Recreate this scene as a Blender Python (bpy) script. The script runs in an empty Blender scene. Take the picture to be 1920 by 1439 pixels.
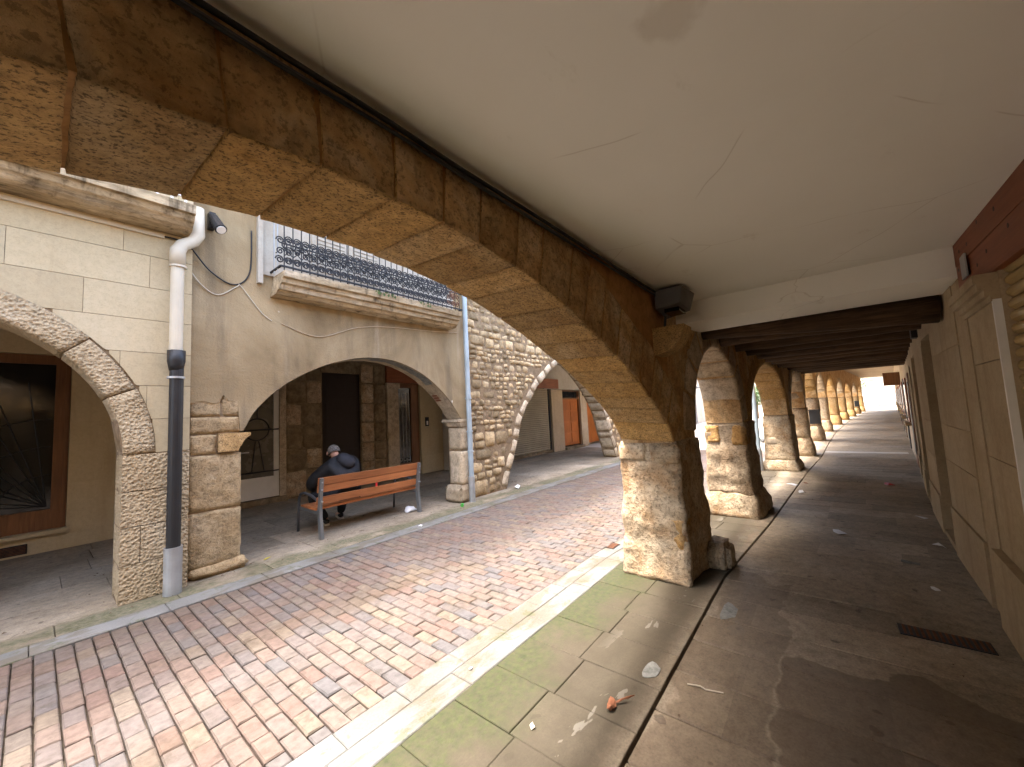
import bpy, math, random
from mathutils import Vector, Matrix, noise
R = random.Random(7)
sc = bpy.context.scene
COL = sc.collection

# ------------------------------------------------------------------ camera, sky, sun, exposure
YAW, PITCH, ROLL, EYE = math.radians(38.66), math.radians(4.56), math.radians(2.865), 1.70
head = Vector((math.cos(YAW), math.sin(YAW), 0)); rh = Vector((math.sin(YAW), -math.cos(YAW), 0)); up = Vector((0, 0, 1))
Fv = head * math.cos(PITCH) + up * math.sin(PITCH)
Uv = up * math.cos(PITCH) - head * math.sin(PITCH)
Rx = rh * math.cos(ROLL) - Uv * math.sin(ROLL)
Up = rh * math.sin(ROLL) + Uv * math.cos(ROLL)
cam = bpy.data.cameras.new("camera"); cam.lens = 13.5; cam.sensor_width = 36; cam.clip_start = .02; cam.clip_end = 2000
co = bpy.data.objects.new("camera", cam); COL.objects.link(co)
m3 = Matrix((Rx, Up, -Fv)).transposed()
co.matrix_world = Matrix.Translation((0, 0, EYE)) @ m3.to_4x4()
sc.camera = co

SUN = Vector((-.22, .215, .95)).normalized()
w = bpy.data.worlds.new("World"); sc.world = w; w.use_nodes = True
wn = w.node_tree; bg = wn.nodes["Background"]
sky = wn.nodes.new("ShaderNodeTexSky"); sky.sky_type = 'NISHITA'; sky.sun_disc = False
sky.sun_elevation = math.asin(SUN.z); sky.sun_rotation = math.atan2(SUN.x, SUN.y)
sky.air_density = 1.0; sky.dust_density = 6.0; sky.ozone_density = 1.0
wn.links.new(sky.outputs[0], bg.inputs[0]); bg.inputs[1].default_value = .15
sl = bpy.data.lights.new("sun", 'SUN'); sl.energy = .78; sl.angle = math.radians(5.0); sl.color = (1, .96, .91)
so = bpy.data.objects.new("sun", sl); COL.objects.link(so); so.rotation_euler = SUN.to_track_quat('Z', 'Y').to_euler()
so.location = (-10, 16, 60)
sc.view_settings.view_transform = 'Standard'; sc.view_settings.look = 'None'
sc.view_settings.exposure = 3.5; sc.view_settings.gamma = 1.0
sc.cycles.use_denoising = True; sc.cycles.max_bounces = 10; sc.cycles.diffuse_bounces = 6; sc.cycles.adaptive_threshold = .02
sc.cycles.sample_clamp_indirect = 6

# ------------------------------------------------------------------ node helpers
class NT:
    def __init__(s, name):
        s.m = bpy.data.materials.new(name); s.m.use_nodes = True
        s.t = s.m.node_tree; s.b = s.t.nodes["Principled BSDF"]
        s.pos = s.n("ShaderNodeNewGeometry").outputs["Position"]
    def n(s, ty): return s.t.nodes.new(ty)
    def put(s, sock, v):
        if isinstance(v, bpy.types.NodeSocket): s.t.links.new(v, sock)
        elif isinstance(v, (tuple, list)) and len(v) == 3 and sock.type == 'RGBA': sock.default_value = (*v, 1)
        else: sock.default_value = v
    def noise(s, scale, detail=4, rough=.55, vec=None, dist=0):
        k = s.n("ShaderNodeTexNoise"); k.inputs["Scale"].default_value = scale; k.inputs["Detail"].default_value = detail
        k.inputs["Roughness"].default_value = rough; k.inputs["Distortion"].default_value = dist
        s.put(k.inputs["Vector"], vec or s.pos); return k.outputs["Fac"]
    def voro(s, scale, vec=None, feature='F1', out="Distance"):
        k = s.n("ShaderNodeTexVoronoi"); k.feature = feature; k.inputs["Scale"].default_value = scale
        s.put(k.inputs["Vector"], vec or s.pos); return k.outputs[out]
    def scaled(s, sx, sy, sz, vec=None):
        k = s.n("ShaderNodeVectorMath"); k.operation = 'MULTIPLY'; s.put(k.inputs[0], vec or s.pos); k.inputs[1].default_value = (sx, sy, sz); return k.outputs[0]
    def math(s, op, a, b=0.0, c=None):
        k = s.n("ShaderNodeMath"); k.operation = op; s.put(k.inputs[0], a); s.put(k.inputs[1], b)
        if c is not None: s.put(k.inputs[2], c)
        return k.outputs[0]
    def ramp(s, fac, stops):
        k = s.n("ShaderNodeValToRGB"); s.put(k.inputs[0], fac); e = k.color_ramp.elements
        while len(e) < len(stops): e.new(.5)
        for i, (p, c) in enumerate(stops):
            e[i].position = p; e[i].color = (*c, 1) if isinstance(c, (tuple, list)) else (c, c, c, 1)
        return k.outputs[0]
    def mix(s, fac, a, b, mode='MIX'):
        k = s.n("ShaderNodeMix"); k.data_type = 'RGBA'; k.blend_type = mode
        s.put(k.inputs[0], fac); s.put(k.inputs[6], a); s.put(k.inputs[7], b); return k.outputs[2]
    def step(s, v, lo, hi):
        k = s.n("ShaderNodeMapRange"); k.interpolation_type = 'SMOOTHSTEP'; s.put(k.inputs[0], v)
        k.inputs[1].default_value = lo; k.inputs[2].default_value = hi; return k.outputs[0]
    def xyz(s, vec=None):
        k = s.n("ShaderNodeSeparateXYZ"); s.put(k.inputs[0], vec or s.pos); return k.outputs
    def rand(s): return s.n("ShaderNodeObjectInfo").outputs["Random"]
    def island(s): return s.n("ShaderNodeNewGeometry").outputs["Random Per Island"]
    def done(s, col, rough=.85, h=None, bump=.3, dist=.02, metal=0, spec=.3):
        s.put(s.b.inputs["Base Color"], col); s.put(s.b.inputs["Roughness"], rough); s.put(s.b.inputs["Metallic"], metal)
        s.b.inputs["Specular IOR Level"].default_value = spec
        if h is not None:
            k = s.n("ShaderNodeBump"); k.inputs["Strength"].default_value = bump; k.inputs["Distance"].default_value = dist
            s.put(k.inputs["Height"], h); s.t.links.new(k.outputs[0], s.b.inputs["Normal"])
        return s.m

def M_stone(name, c1, c2, c3, scale=1.6, fine=38, bump=.5, dist=.02, speck=.35, var=.25, rough=.92, streak=0., streakc=(.09, .055, .03), stretch=(1, 1, 1), alt=None, gc=1.):
    t = NT(name); r = t.rand()
    off = t.n("ShaderNodeVectorMath"); off.operation = 'ADD'
    k = t.n("ShaderNodeCombineXYZ"); t.put(k.inputs[0], t.math('MULTIPLY', r, 7.)); t.put(k.inputs[1], t.math('MULTIPLY', r, 13.)); t.put(k.inputs[2], t.math('MULTIPLY', r, 5.))
    t.put(off.inputs[0], t.pos); t.put(off.inputs[1], k.outputs[0]); P = t.scaled(*stretch, vec=off.outputs[0])
    a = t.noise(scale, 7, .62, P, .6)
    c = t.ramp(a, [(.28, c1), (.5, c2), (.72, c3)])
    if alt: c = t.mix(t.math('MULTIPLY', t.math('FRACT', t.math('MULTIPLY', r, 7.31)), .55), c, alt)
    f = t.noise(fine, 5, .7, P); g = t.noise(fine * .28, 5, .65, P, .4)
    c = t.mix(1., c, t.ramp(g, [(.25, 1 - .5 * gc), (.5, 1 - .04 * gc), (.8, 1 + .3 * gc)]), 'MULTIPLY')
    c = t.mix(t.math('MULTIPLY', t.step(f, .52, .60), speck), c, (.055, .036, .02))
    if streak:
        s1 = t.noise(1., 6, .65, t.scaled(5.5, 5.5, .55), .3)
        c = t.mix(t.math('MULTIPLY', t.step(s1, .5, .72), streak), c, streakc)
    c = t.mix(1., c, t.ramp(r, [(0, 1 - var), (1, 1 + var * .5)]), 'MULTIPLY')
    h = t.math('ADD', t.math('MULTIPLY', f, .5), t.math('MULTIPLY', g, 1.))
    return t.done(c, rough, h, bump, dist, spec=.2)

def M_plain(name, col, rough=.6, metal=0., var=.12, scale=6, bump=.1, spec=.4):
    t = NT(name); a = t.noise(scale, 5, .6)
    c = t.mix(1., col, t.ramp(a, [(.25, 1 - var * 2), (.75, 1 + var)]), 'MULTIPLY')
    return t.done(c, t.ramp(t.noise(scale * 2, 3), [(.3, max(0, rough - .1)), (.7, min(1, rough + .1))]), t.noise(scale * 9, 4), bump, .005, metal, spec)

def M_wood(name, c1, c2, axis=0, scale=3., rough=.7, bump=.4, fine=1.):
    t = NT(name); st = [14 * fine, 14 * fine, 14 * fine]; st[axis] = .9
    a = t.noise(scale, 6, .6, t.scaled(*st), .8); b = t.noise(scale * .5, 3)
    c = t.ramp(a, [(.3, c1), (.7, c2)])
    c = t.mix(1., c, t.ramp(b, [(.3, .75), (.7, 1.15)]), 'MULTIPLY')
    c = t.mix(1., c, t.ramp(t.rand(), [(0, .85), (1, 1.12)]), 'MULTIPLY')
    return t.done(c, rough, a, bump, .01, spec=.3)

# ---- materials
ST_ARCH = M_stone("sandstone_arch", (.36, .20, .075), (.50, .33, .15), (.60, .44, .26), 2.1, 85, 1., .02, .75, .22, streak=.15, alt=(.58, .34, .10))
ST_FACE = M_stone("sandstone_face", (.42, .22, .08), (.56, .37, .18), (.66, .53, .35), 2.4, 48, 1., .025, .45, .12, streak=.3, streakc=(.20, .09, .03))
ST_BAND = M_stone("mortar_band", (.34, .175, .065), (.42, .225, .085), (.47, .27, .12), 1.6, 34, .5, .015, .12, .05, streak=.3, streakc=(.18, .08, .03))
ST_PIL = M_stone("sandstone_pillar", (.36, .19, .07), (.48, .37, .24), (.62, .53, .39), 3.4, 34, 1., .035, .5, .14, alt=(.44, .33, .22))
ST_GOLD = M_stone("golden_sandstone", (.36, .19, .06), (.46, .27, .10), (.52, .36, .18), 3., 30, 1., .03, .4, .1)
ST_PALE = M_stone("sandstone_pale", (.40, .30, .20), (.50, .40, .28), (.56, .46, .34), 1.5, 45, .6, .014, .35, .15)
ST_RUB = M_stone("rubble_stone", (.34, .225, .11), (.46, .34, .19), (.54, .42, .265), 2.2, 24, .9, .02, .35, .5)
ST_VOC = M_stone("ring_stone", (.44, .34, .22), (.52, .42, .29), (.58, .48, .36), 2., 34, .6, .012, .25, .2)
ST_TAN = M_stone("tan_block", (.30, .20, .10), (.40, .295, .165), (.49, .38, .235), 2.6, 40, 1., .025, .35, .12)
MORTAR = M_stone("lime_mortar", (.19, .13, .07), (.26, .185, .11), (.32, .235, .15), 3., 30, .8, .02, .3, .0)
DARKJ = M_stone("joint_mortar", (.12, .08, .045), (.18, .12, .07), (.24, .17, .10), 3., 30, .8, .02, .3, .0)
ASH = M_stone("limestone_ashlar", (.44, .355, .215), (.49, .40, .25), (.53, .445, .295), .7, 75, .25, .005, .10, .09, streak=.3, streakc=(.33, .25, .145), gc=0.24)
def M_peck():
    t = NT("pecked_limestone"); v = t.voro(36, t.pos); n = t.noise(48, 4, .7); a = t.noise(1.8, 5)
    c = t.ramp(a, [(.3, (.35, .26, .15)), (.55, (.45, .35, .22)), (.8, (.51, .42, .29))])
    c = t.mix(1., c, t.ramp(v, [(.05, .62), (.45, 1.1)]), 'MULTIPLY')
    return t.done(c, .92, t.math('ADD', v, t.math('MULTIPLY', n, .6)), 1., .03, spec=.2)
PECK = M_peck()
def M_plasterB():
    t = NT("weathered_render"); x = t.xyz(); a = t.noise(.7, 7, .62, None, .8); f = t.noise(40, 5, .7)
    c = t.ramp(a, [(.3, (.145, .10, .055)), (.5, (.265, .195, .108)), (.72, (.385, .30, .18))])
    s1 = t.noise(1., 6, .6, t.scaled(3., 3., .4))
    c = t.mix(t.math('MULTIPLY', t.step(s1, .48, .7), .6), c, (.135, .105, .07))
    wash = t.noise(1.3, 4, .5, t.scaled(1.6, 1.6, .25)); c = t.mix(t.math('MULTIPLY', t.step(wash, .58, .7), .4), c, (.55, .47, .36))
    spot = t.noise(5.5, 2, .5); c = t.mix(t.step(spot, .76, .79), c, (.6, .54, .44))
    return t.done(c, .93, t.math('ADD', f, t.math('MULTIPLY', t.noise(5, 6, .7), 1.5)), .45, .015, spec=.15)
PLB = M_plasterB()
PL_PALE = M_stone("pale_render", (.36, .32, .255), (.43, .39, .32), (.48, .445, .38), .9, 40, .2, .006, .08, .0, streak=.25, streakc=(.30, .25, .19), gc=0.2)
PL_WARM = M_stone("warm_render", (.40, .31, .20), (.48, .38, .26), (.54, .44, .32), .8, 40, .25, .008, .1, .0, streak=.25, gc=0.3)
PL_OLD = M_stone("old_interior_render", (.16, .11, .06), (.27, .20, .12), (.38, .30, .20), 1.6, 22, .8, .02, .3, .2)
SLABC = M_stone("balcony_stone", (.16, .11, .06), (.40, .31, .19), (.58, .49, .36), 1.8, 30, .6, .012, .3, .0, streak=.9, streakc=(.05, .034, .018), stretch=(.45, 1.5, 1.5))
def M_ceil():
    t = NT("white_ceiling_plaster"); a = t.noise(.9, 5, .55); b = t.noise(3.5, 4, .6)
    c = t.ramp(a, [(.3, (.81, .80, .735)), (.7, (.85, .845, .79))])
    c = t.mix(t.math('MULTIPLY', t.step(b, .70, .78), .3), c, (.50, .42, .32))
    x = t.xyz(); dd = t.math('SQRT', t.math('ADD', t.math('POWER', t.math('SUBTRACT', x[0], 1.10), 2.), t.math('POWER', t.math('SUBTRACT', x[1], .24), 2.)))
    dd = t.math('ADD', dd, t.math('MULTIPLY', t.math('SUBTRACT', t.noise(11, 4), .5), .14)); c = t.mix(t.math('MULTIPLY', t.math('SUBTRACT', 1., t.step(dd, .05, .10)), .28), c, (.45, .38, .29)); cr = t.voro(1.1, t.mix(.12, t.pos, t.n('ShaderNodeTexNoise').outputs['Color']), 'DISTANCE_TO_EDGE'); c = t.mix(t.math('MULTIPLY', t.math('MULTIPLY', t.math('SUBTRACT', 1., t.step(cr, .0, .006)), t.step(t.noise(1.3, 2), .52, .6)), .35), c, (.40, .34, .26)); sc_ = t.noise(2.2, 6, .7, t.scaled(1, 2.2, 1)); c = t.mix(t.math('MULTIPLY', t.step(sc_, .62, .72), .22), c, (.50, .44, .34))
    return t.done(c, .9, t.noise(14, 5, .6), .12, .01, spec=.15)
CEIL = M_ceil()
RWALL = M_stone("arcade_wall_stone", (.36, .275, .17), (.43, .34, .22), (.48, .39, .27), .9, 55, .25, .006, .12, .05, streak=.3, streakc=(.20, .14, .075), gc=0.3)
DARKREV = M_stone("brown_reveal", (.17, .115, .065), (.21, .145, .085), (.25, .18, .11), 1.2, 40, .2, .005, .1, .0, gc=0.4)
LOG = M_wood("dark_old_timber", (.030, .016, .008), (.13, .075, .038), 1, 3., .85, 1.)
PLANK = M_wood("dark_ceiling_plank", (.015, .009, .005), (.04, .024, .013), 0, 3., .9, .6)
REDW = M_wood("red_stained_wood", (.22, .065, .025), (.33, .105, .042), 0, 2., .5, .2)
BROWNW = M_wood("brown_door_wood", (.13, .055, .022), (.22, .10, .04), 2, 2.5, .5, .2)
ORANGEW = M_wood("orange_door_wood", (.35, .10, .022), (.52, .17, .04), 2, 2.5, .4, .2)
BENCHW = M_wood("bench_wood", (.30, .10, .035), (.43, .165, .06), 0, 2.5, .5, .2)
DARKDOOR = M_plain("dark_brown_door", (.022, .012, .008), .6)
IRON = M_plain("black_iron", (.018, .018, .02), .55, .3)
IRONG = M_plain("grey_painted_iron", (.10, .10, .105), .5, .4)
BLACKP = M_plain("black_plastic", (.014, .014, .015), .45)
STEEL = M_plain("galvanised_steel", (.42, .43, .43), .45, .6, .15, 4)
LEGST = M_plain("bench_grey_steel", (.20, .205, .20), .5, .5, .15, 5)
PVCW = M_plain("cream_plastic_pipe", (.52, .46, .35), .5, 0, .1, 2)
PVCB = M_plain("blue_grey_pipe", (.36, .43, .47), .45, .2, .12, 2)
GLASSD = M_plain("dark_glass", (.012, .012, .012), .12, 0, .1, 2, .02, .5)
WHITEP = M_plain("white_paint", (.75, .74, .71), .5, 0, .06, 4)
SHUT = M_plain("golden_roller_slat", (.52, .37, .16), .45, .1, .22, 2.5)
SHUTC = M_plain("beige_roller_slat", (.36, .30, .20), .55, .1, .12, 2)
RUST = M_plain("rusty_iron", (.14, .06, .03), .85, .2, .3, 20)
PAPER = M_plain("paper_white", (.70, .70, .70), .8)
GREYD = M_plain("grey_shop_panel", (.12, .12, .125), .6)
TILE = M_plain("roof_tile", (.36, .17, .09), .85, 0, .25, 3)
LEAFY = M_plain("leaf_green", (.065, .12, .03), .6, 0, .35, 4)
BARK = M_plain("bark", (.12, .08, .05), .9)

BRC = [(0., (.122, .084, .07)), (.2, (.138, .104, .086)), (.4, (.112, .096, .09)), (.6, (.148, .118, .09)), (.78, (.094, .088, .088)), (.9, (.13, .096, .08)), (1., (.12, .104, .096))]
def M_brick(name, isl):
    t = NT(name); r = t.island() if isl else t.rand(); x = t.xyz()
    c = t.ramp(r, BRC)
    n = t.noise(1., 5, .6, t.scaled(.35, 1.6, 1), .5)
    c = t.mix(t.math('MULTIPLY', t.step(n, .48, .66), .6), c, (.092, .064, .042))
    f = t.noise(60, 4, .7); g = t.noise(17, 5, .65)
    c = t.mix(1., c, t.ramp(g, [(.25, .64), (.5, .97), (.75, 1.24)]), 'MULTIPLY'); c = t.mix(t.math('MULTIPLY', t.step(t.noise(5, 6, .7), .56, .66), .45), c, (.05, .04, .03))
    c = t.mix(t.math('MULTIPLY', t.step(f, .62, .75), .35), c, (.22, .19, .15))
    return t.done(c, .85, t.math('ADD', f, g), .5, .006, spec=.25)
BR1 = M_brick("clay_paver", False); BR2 = M_brick("clay_paver_field", True)
SAND = M_stone("joint_sand", (.03, .024, .018), (.055, .043, .032), (.08, .065, .05), 5, 60, .5, .01, .3, 0)
def M_pave():
    t = NT("sandstone_paving"); x = t.xyz(); r = t.rand()
    a = t.noise(1.1, 6, .6, None, .5)
    c = t.ramp(a, [(.3, (.20, .16, .11)), (.5, (.27, .222, .16)), (.72, (.34, .288, .22))])
    c = t.mix(1., c, t.ramp(r, [(0, .78), (1, 1.15)]), 'MULTIPLY')
    f = t.noise(70, 4, .7); g = t.noise(13, 6, .7)
    c = t.mix(1., c, t.ramp(g, [(.25, .58), (.5, .97), (.78, 1.3)]), 'MULTIPLY'); c = t.mix(1., c, t.ramp(f, [(.3, .72), (.5, 1.), (.7, 1.22)]), 'MULTIPLY')
    c = t.mix(t.math('MULTIPLY', t.step(t.noise(7.5, 2, .4), .70, .73), .55), c, (.05, .04, .03))
    # moss growing along the wet strip beside the kerb and along the far kerb
    mn = t.noise(1.7, 6, .65, None, .4)
    yk = t.math('ADD', x[1], t.math('MULTIPLY', t.math('SUBTRACT', mn, .5), .9))
    near = t.math('MULTIPLY', t.step(yk, 1.38, 1.72), t.math('SUBTRACT', 1., t.step(yk, 2.1, 2.4)))
    far = t.math('MULTIPLY', t.step(yk, 5.05, 5.2), t.math('SUBTRACT', 1., t.step(yk, 5.45, 5.75)))
    mm = t.math('MULTIPLY', t.math('MULTIPLY', t.math('ADD', near, far), t.step(t.noise(1.1, 6, .65), .37, .50)), t.ramp(t.noise(26, 5, .7), [(.3, .2), (.6, 1.)]))
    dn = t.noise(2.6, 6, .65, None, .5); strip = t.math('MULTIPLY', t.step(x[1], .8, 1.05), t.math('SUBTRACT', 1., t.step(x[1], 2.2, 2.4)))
    c = t.mix(t.math('MULTIPLY', strip, t.ramp(dn, [(.3, .97), (.75, .86)])), c, (.045, .036, .022))  # mossy brown dirt, deepened in colour to offset sun overexposing the strip
    c = t.mix(t.math('MULTIPLY', mm, .8), c, t.ramp(t.noise(22, 4), [(.3, (.018, .033, .008)), (.7, (.056, .066, .018))]))
    # pale lime spills beside the channel
    sp = t.noise(3.4, 4, .55, t.scaled(.75, 1.4, 1), .6)
    sm = t.math('MULTIPLY', t.step(sp, .64, .66), t.math('MULTIPLY', t.step(x[1], .45, .7), t.math('SUBTRACT', 1., t.step(x[1], 1.2, 1.45))))
    c = t.mix(t.math('MULTIPLY', sm, .5), c, (.20, .185, .155))
    # wet patches in the passage
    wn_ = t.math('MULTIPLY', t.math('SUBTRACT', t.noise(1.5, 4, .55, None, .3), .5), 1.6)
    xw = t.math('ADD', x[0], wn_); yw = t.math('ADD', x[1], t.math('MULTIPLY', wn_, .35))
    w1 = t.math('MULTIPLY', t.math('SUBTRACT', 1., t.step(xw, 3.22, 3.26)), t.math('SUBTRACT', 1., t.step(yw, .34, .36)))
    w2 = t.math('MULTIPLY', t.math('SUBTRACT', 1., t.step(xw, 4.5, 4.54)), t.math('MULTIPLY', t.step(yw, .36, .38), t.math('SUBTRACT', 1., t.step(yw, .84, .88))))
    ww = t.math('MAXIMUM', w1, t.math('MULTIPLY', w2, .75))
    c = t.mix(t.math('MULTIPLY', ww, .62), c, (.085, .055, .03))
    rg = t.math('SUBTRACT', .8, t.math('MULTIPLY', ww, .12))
    return t.done(c, rg, t.math('ADD', f, t.math('MULTIPLY', g, 1.4)), .35, .006, spec=.3)
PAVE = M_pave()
def M_kerb():
    t = NT("granite_kerb"); x = t.xyz(); a = t.noise(1.6, 6, .6, None, .6); f = t.noise(80, 3, .7)
    c = t.ramp(a, [(.3, (.12, .118, .108)), (.6, (.165, .165, .157)), (.8, (.205, .205, .197))])
    d = t.noise(2.3, 6, .65, t.scaled(.6, 1.5, 1), .5)
    c = t.mix(t.math('MULTIPLY', t.step(d, .46, .56), .55), c, (.10, .075, .042))
    d2 = t.noise(5., 6, .7, None, .5); c = t.mix(t.math('MULTIPLY', t.step(d2, .55, .64), .55), c, (.07, .08, .03))
    c = t.mix(1., c, t.ramp(f, [(.3, .85), (.7, 1.1)]), 'MULTIPLY')
    return t.done(c, .85, t.math('ADD', f, a), .4, .005)
KERB = M_kerb()
def M_jacket():
    t = NT("puffer_fabric"); a = t.noise(14, 4, .6); b = t.noise(60, 3)
    return t.done(t.ramp(a, [(.3, (.006, .006, .007)), (.7, (.016, .016, .018))]), .6, t.math('ADD', a, b), .5, .01)
JACK = M_jacket()
HOODM = M_plain("hood_fabric", (.020, .020, .025), .75, 0, .25, 12, .3)
TROU = M_plain("black_trousers", (.008, .008, .009), .85, 0, .2, 10, .3)
SKIN = M_plain("skin", (.45, .24, .16), .55)
HAIR = M_plain("grey_hair", (.19, .17, .15), .8, 0, .5, 70, .8)
SOCK = TROU
SHOE = M_plain("black_shoe", (.012, .012, .012), .6)
SOLE = M_plain("white_sole", (.62, .58, .50), .7)
RED = M_plain("red_plastic", (.5, .02, .02), .5)
CYAN = M_plain("turquoise_cloth", (.01, .36, .40), .6)
TERRA = M_plain("terracotta", (.22, .085, .04), .85)
GREEN = M_plain("green_can", (.06, .32, .05), .4)
YEL = M_plain("yellow_plastic", (.6, .5, .04), .5)
CONC = M_stone("concrete_patch", (.15, .155, .145), (.19, .195, .18), (.23, .235, .215), 4, 60, .4, .006, .2, 0)
PLAZA = M_stone("plaza_paving", (.42, .38, .32), (.50, .46, .40), (.56, .52, .46), .6, 30, .2, .006, .1, 0, gc=0.3)
EARTH = M_stone("ground_earth", (.18, .14, .10), (.22, .18, .13), (.27, .22, .16), 1, 20, .3, .01, .2, 0)

# ------------------------------------------------------------------ mesh helpers
class MB:
    def __init__(s, warp=None): s.v = []; s.f = []; s.mi = []; s.w = warp
    def add(s, vs, fs, mi=0):
        b = len(s.v)
        for p in vs: s.v.append(tuple(s.w(*p)) if s.w else tuple(p))
        for f in fs: s.f.append(tuple(b + i for i in f)); s.mi.append(mi)
        return s
    def box(s, x0, x1, y0, y1, z0, z1, mi=0):
        return s.add([(x0, y0, z0), (x1, y0, z0), (x1, y1, z0), (x0, y1, z0), (x0, y0, z1), (x1, y0, z1), (x1, y1, z1), (x0, y1, z1)],
                     [(0, 3, 2, 1), (4, 5, 6, 7), (0, 1, 5, 4), (1, 2, 6, 5), (2, 3, 7, 6), (3, 0, 4, 7)], mi)
    def slab(s, x0, x1, y0, y1, z0, z1, c=.006, mi=0):      # box with a chamfered top edge
        a = [(x0, y0, z0), (x1, y0, z0), (x1, y1, z0), (x0, y1, z0)]
        b = [(p[0], p[1], z1 - c) for p in a]
        t = [(x0 + c, y0 + c, z1), (x1 - c, y0 + c, z1), (x1 - c, y1 - c, z1), (x0 + c, y1 - c, z1)]
        fs = [(3, 2, 1, 0), (8, 9, 10, 11)]
        for i in range(4):
            j = (i + 1) % 4; fs += [(i, j, 4 + j, 4 + i), (4 + i, 4 + j, 8 + j, 8 + i)]
        return s.add(a + b + t, fs, mi)
    def prism(s, poly, axis, a0, a1, mi=0):                  # poly: 2-D points; axis: extrusion axis
        n = len(poly)
        def P(p, a): return (a, p[0], p[1]) if axis == 0 else (p[0], a, p[1]) if axis == 1 else (p[0], p[1], a)
        vs = [P(p, a0) for p in poly] + [P(p, a1) for p in poly]
        fs = [tuple(range(n))[::-1], tuple(range(n, 2 * n))] + [(i, (i + 1) % n, n + (i + 1) % n, n + i) for i in range(n)]
        return s.add(vs, fs, mi)
    def tube(s, pts, r, n=8, mi=0, flat=1.):
        pts = [Vector(p) for p in pts]; N = len(pts); rs = r if isinstance(r, (list, tuple)) else [r] * N
        vs = []; prev = None
        for i, p in enumerate(pts):
            d = (pts[min(i + 1, N - 1)] - pts[max(i - 1, 0)]).normalized()
            if prev is None: prev = d.orthogonal().normalized()
            a = (prev - d * prev.dot(d))
            a = a.normalized() if a.length > 1e-6 else d.orthogonal().normalized()
            prev = a; b = d.cross(a)
            for k in range(n):
                t = 2 * math.pi * k / n; vs.append(p + a * math.cos(t) * rs[i] + b * math.sin(t) * rs[i] * flat)
        fs = [(i * n + k, i * n + (k + 1) % n, (i + 1) * n + (k + 1) % n, (i + 1) * n + k) for i in range(N - 1) for k in range(n)]
        fs += [tuple(range(n))[::-1], tuple((N - 1) * n + k for k in range(n))]
        return s.add(vs, fs, mi)
    def lathe(s, cx, cy, prof, n=16, mi=0):
        vs = []; 
        for r, z in prof:
            for k in range(n):
                t = 2 * math.pi * k / n; vs.append((cx + r * math.cos(t), cy + r * math.sin(t), z))
        N = len(prof); fs = [(i * n + k, i * n + (k + 1) % n, (i + 1) * n + (k + 1) % n, (i + 1) * n + k) for i in range(N - 1) for k in range(n)]
        fs += [tuple(range(n))[::-1], tuple((N - 1) * n + k for k in range(n))]
        return s.add(vs, fs, mi)
    def shell(s, fn, n=(4, 4, 4), ins=(.05, .05, .05), amp=.008, scl=4., seed=0., mi=0):
        """a six-sided stone: fn(u,v,w) maps the unit cube to its place; edges are rounded off and the faces made uneven"""
        idx = {}; vs = []; fs = []
        def par(i, N, e): return i / N
        def V(i, j, k):
            key = (i, j, k)
            if key in idx: return idx[key]
            q = [i / n[0], j / n[1], k / n[2]]; ext = [q[a] in (0., 1.) for a in range(3)]
            if sum(ext) >= 2:
                for a in range(3):
                    if ext[a]: q[a] = ins[a] if q[a] == 0 else 1 - ins[a]
            p = Vector(fn(*q)); o = Vector((seed * 3.1, seed * 1.7, seed * 2.3))
            d = noise.noise_vector(p * scl + o) + noise.noise_vector(p * scl * 3.1 + o) * .45 + noise.noise_vector(p * scl * 8. + o) * .22
            p = p + d * amp
            idx[key] = len(vs); vs.append(p); return idx[key]
        for a in range(3):
            b, c = (a + 1) % 3, (a + 2) % 3
            for side in (0, n[a]):
                for i in range(n[b]):
                    for j in range(n[c]):
                        q = []
                        for (di, dj) in ((0, 0), (1, 0), (1, 1), (0, 1)):
                            t = [0, 0, 0]; t[a] = side; t[b] = i + di; t[c] = j + dj; q.append(V(*t))
                        fs.append(tuple(q) if side else tuple(q[::-1]))
        return s.add(vs, fs, mi)
    def rock(s, x0, x1, y0, y1, z0, z1, res=.08, rnd=.02, amp=.01, scl=4., seed=0., mi=0, maxn=14):
        L = (x1 - x0, y1 - y0, z1 - z0); n = tuple(max(2, min(maxn, round(l / res))) for l in L)
        ins = tuple(min(.3, rnd / l) for l in L)
        return s.shell(lambda u, v, w_: (x0 + L[0] * u, y0 + L[1] * v, z0 + L[2] * w_), n, ins, amp, scl, seed, mi)

def link(o, parent):
    COL.objects.link(o)
    if parent is not None:
        o.parent = parent
        l = parent.get("_base")
        if l is not None: o.matrix_parent_inverse = Matrix.Translation(-Vector(l))
    return o
def O(name, mb, mat, parent=None, smooth=False, kind=None, label=None, cat=None, group=None):
    me = bpy.data.meshes.new(name); me.from_pydata(mb.v, [], mb.f)
    for m in (mat if isinstance(mat, (list, tuple)) else [mat]): me.materials.append(m)
    if any(mb.mi): me.polygons.foreach_set("material_index", mb.mi)
    if smooth: me.polygons.foreach_set("use_smooth", [True] * len(mb.f))
    me.update(); o = bpy.data.objects.new(name, me); link(o, parent)
    return tag(o, label, cat, group, kind)
def tag(o, label=None, cat=None, group=None, kind=None):
    for k, v in (("label", label), ("category", cat), ("group", group), ("kind", kind)):
        if v: o[k] = v
    return o
def thing(name, loc, label, cat, group=None):
    o = bpy.data.objects.new(name, None); COL.objects.link(o); o.location = loc; o.empty_display_size = .2; o["_base"] = tuple(loc)
    return tag(o, label, cat, group)
def B(name, parent, mat, *bx, **kw):     # a part made of one or more boxes
    mb = MB(kw.pop('warp', None))
    for b in bx: mb.box(*b)
    return O(name, mb, mat, parent, **kw)
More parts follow.
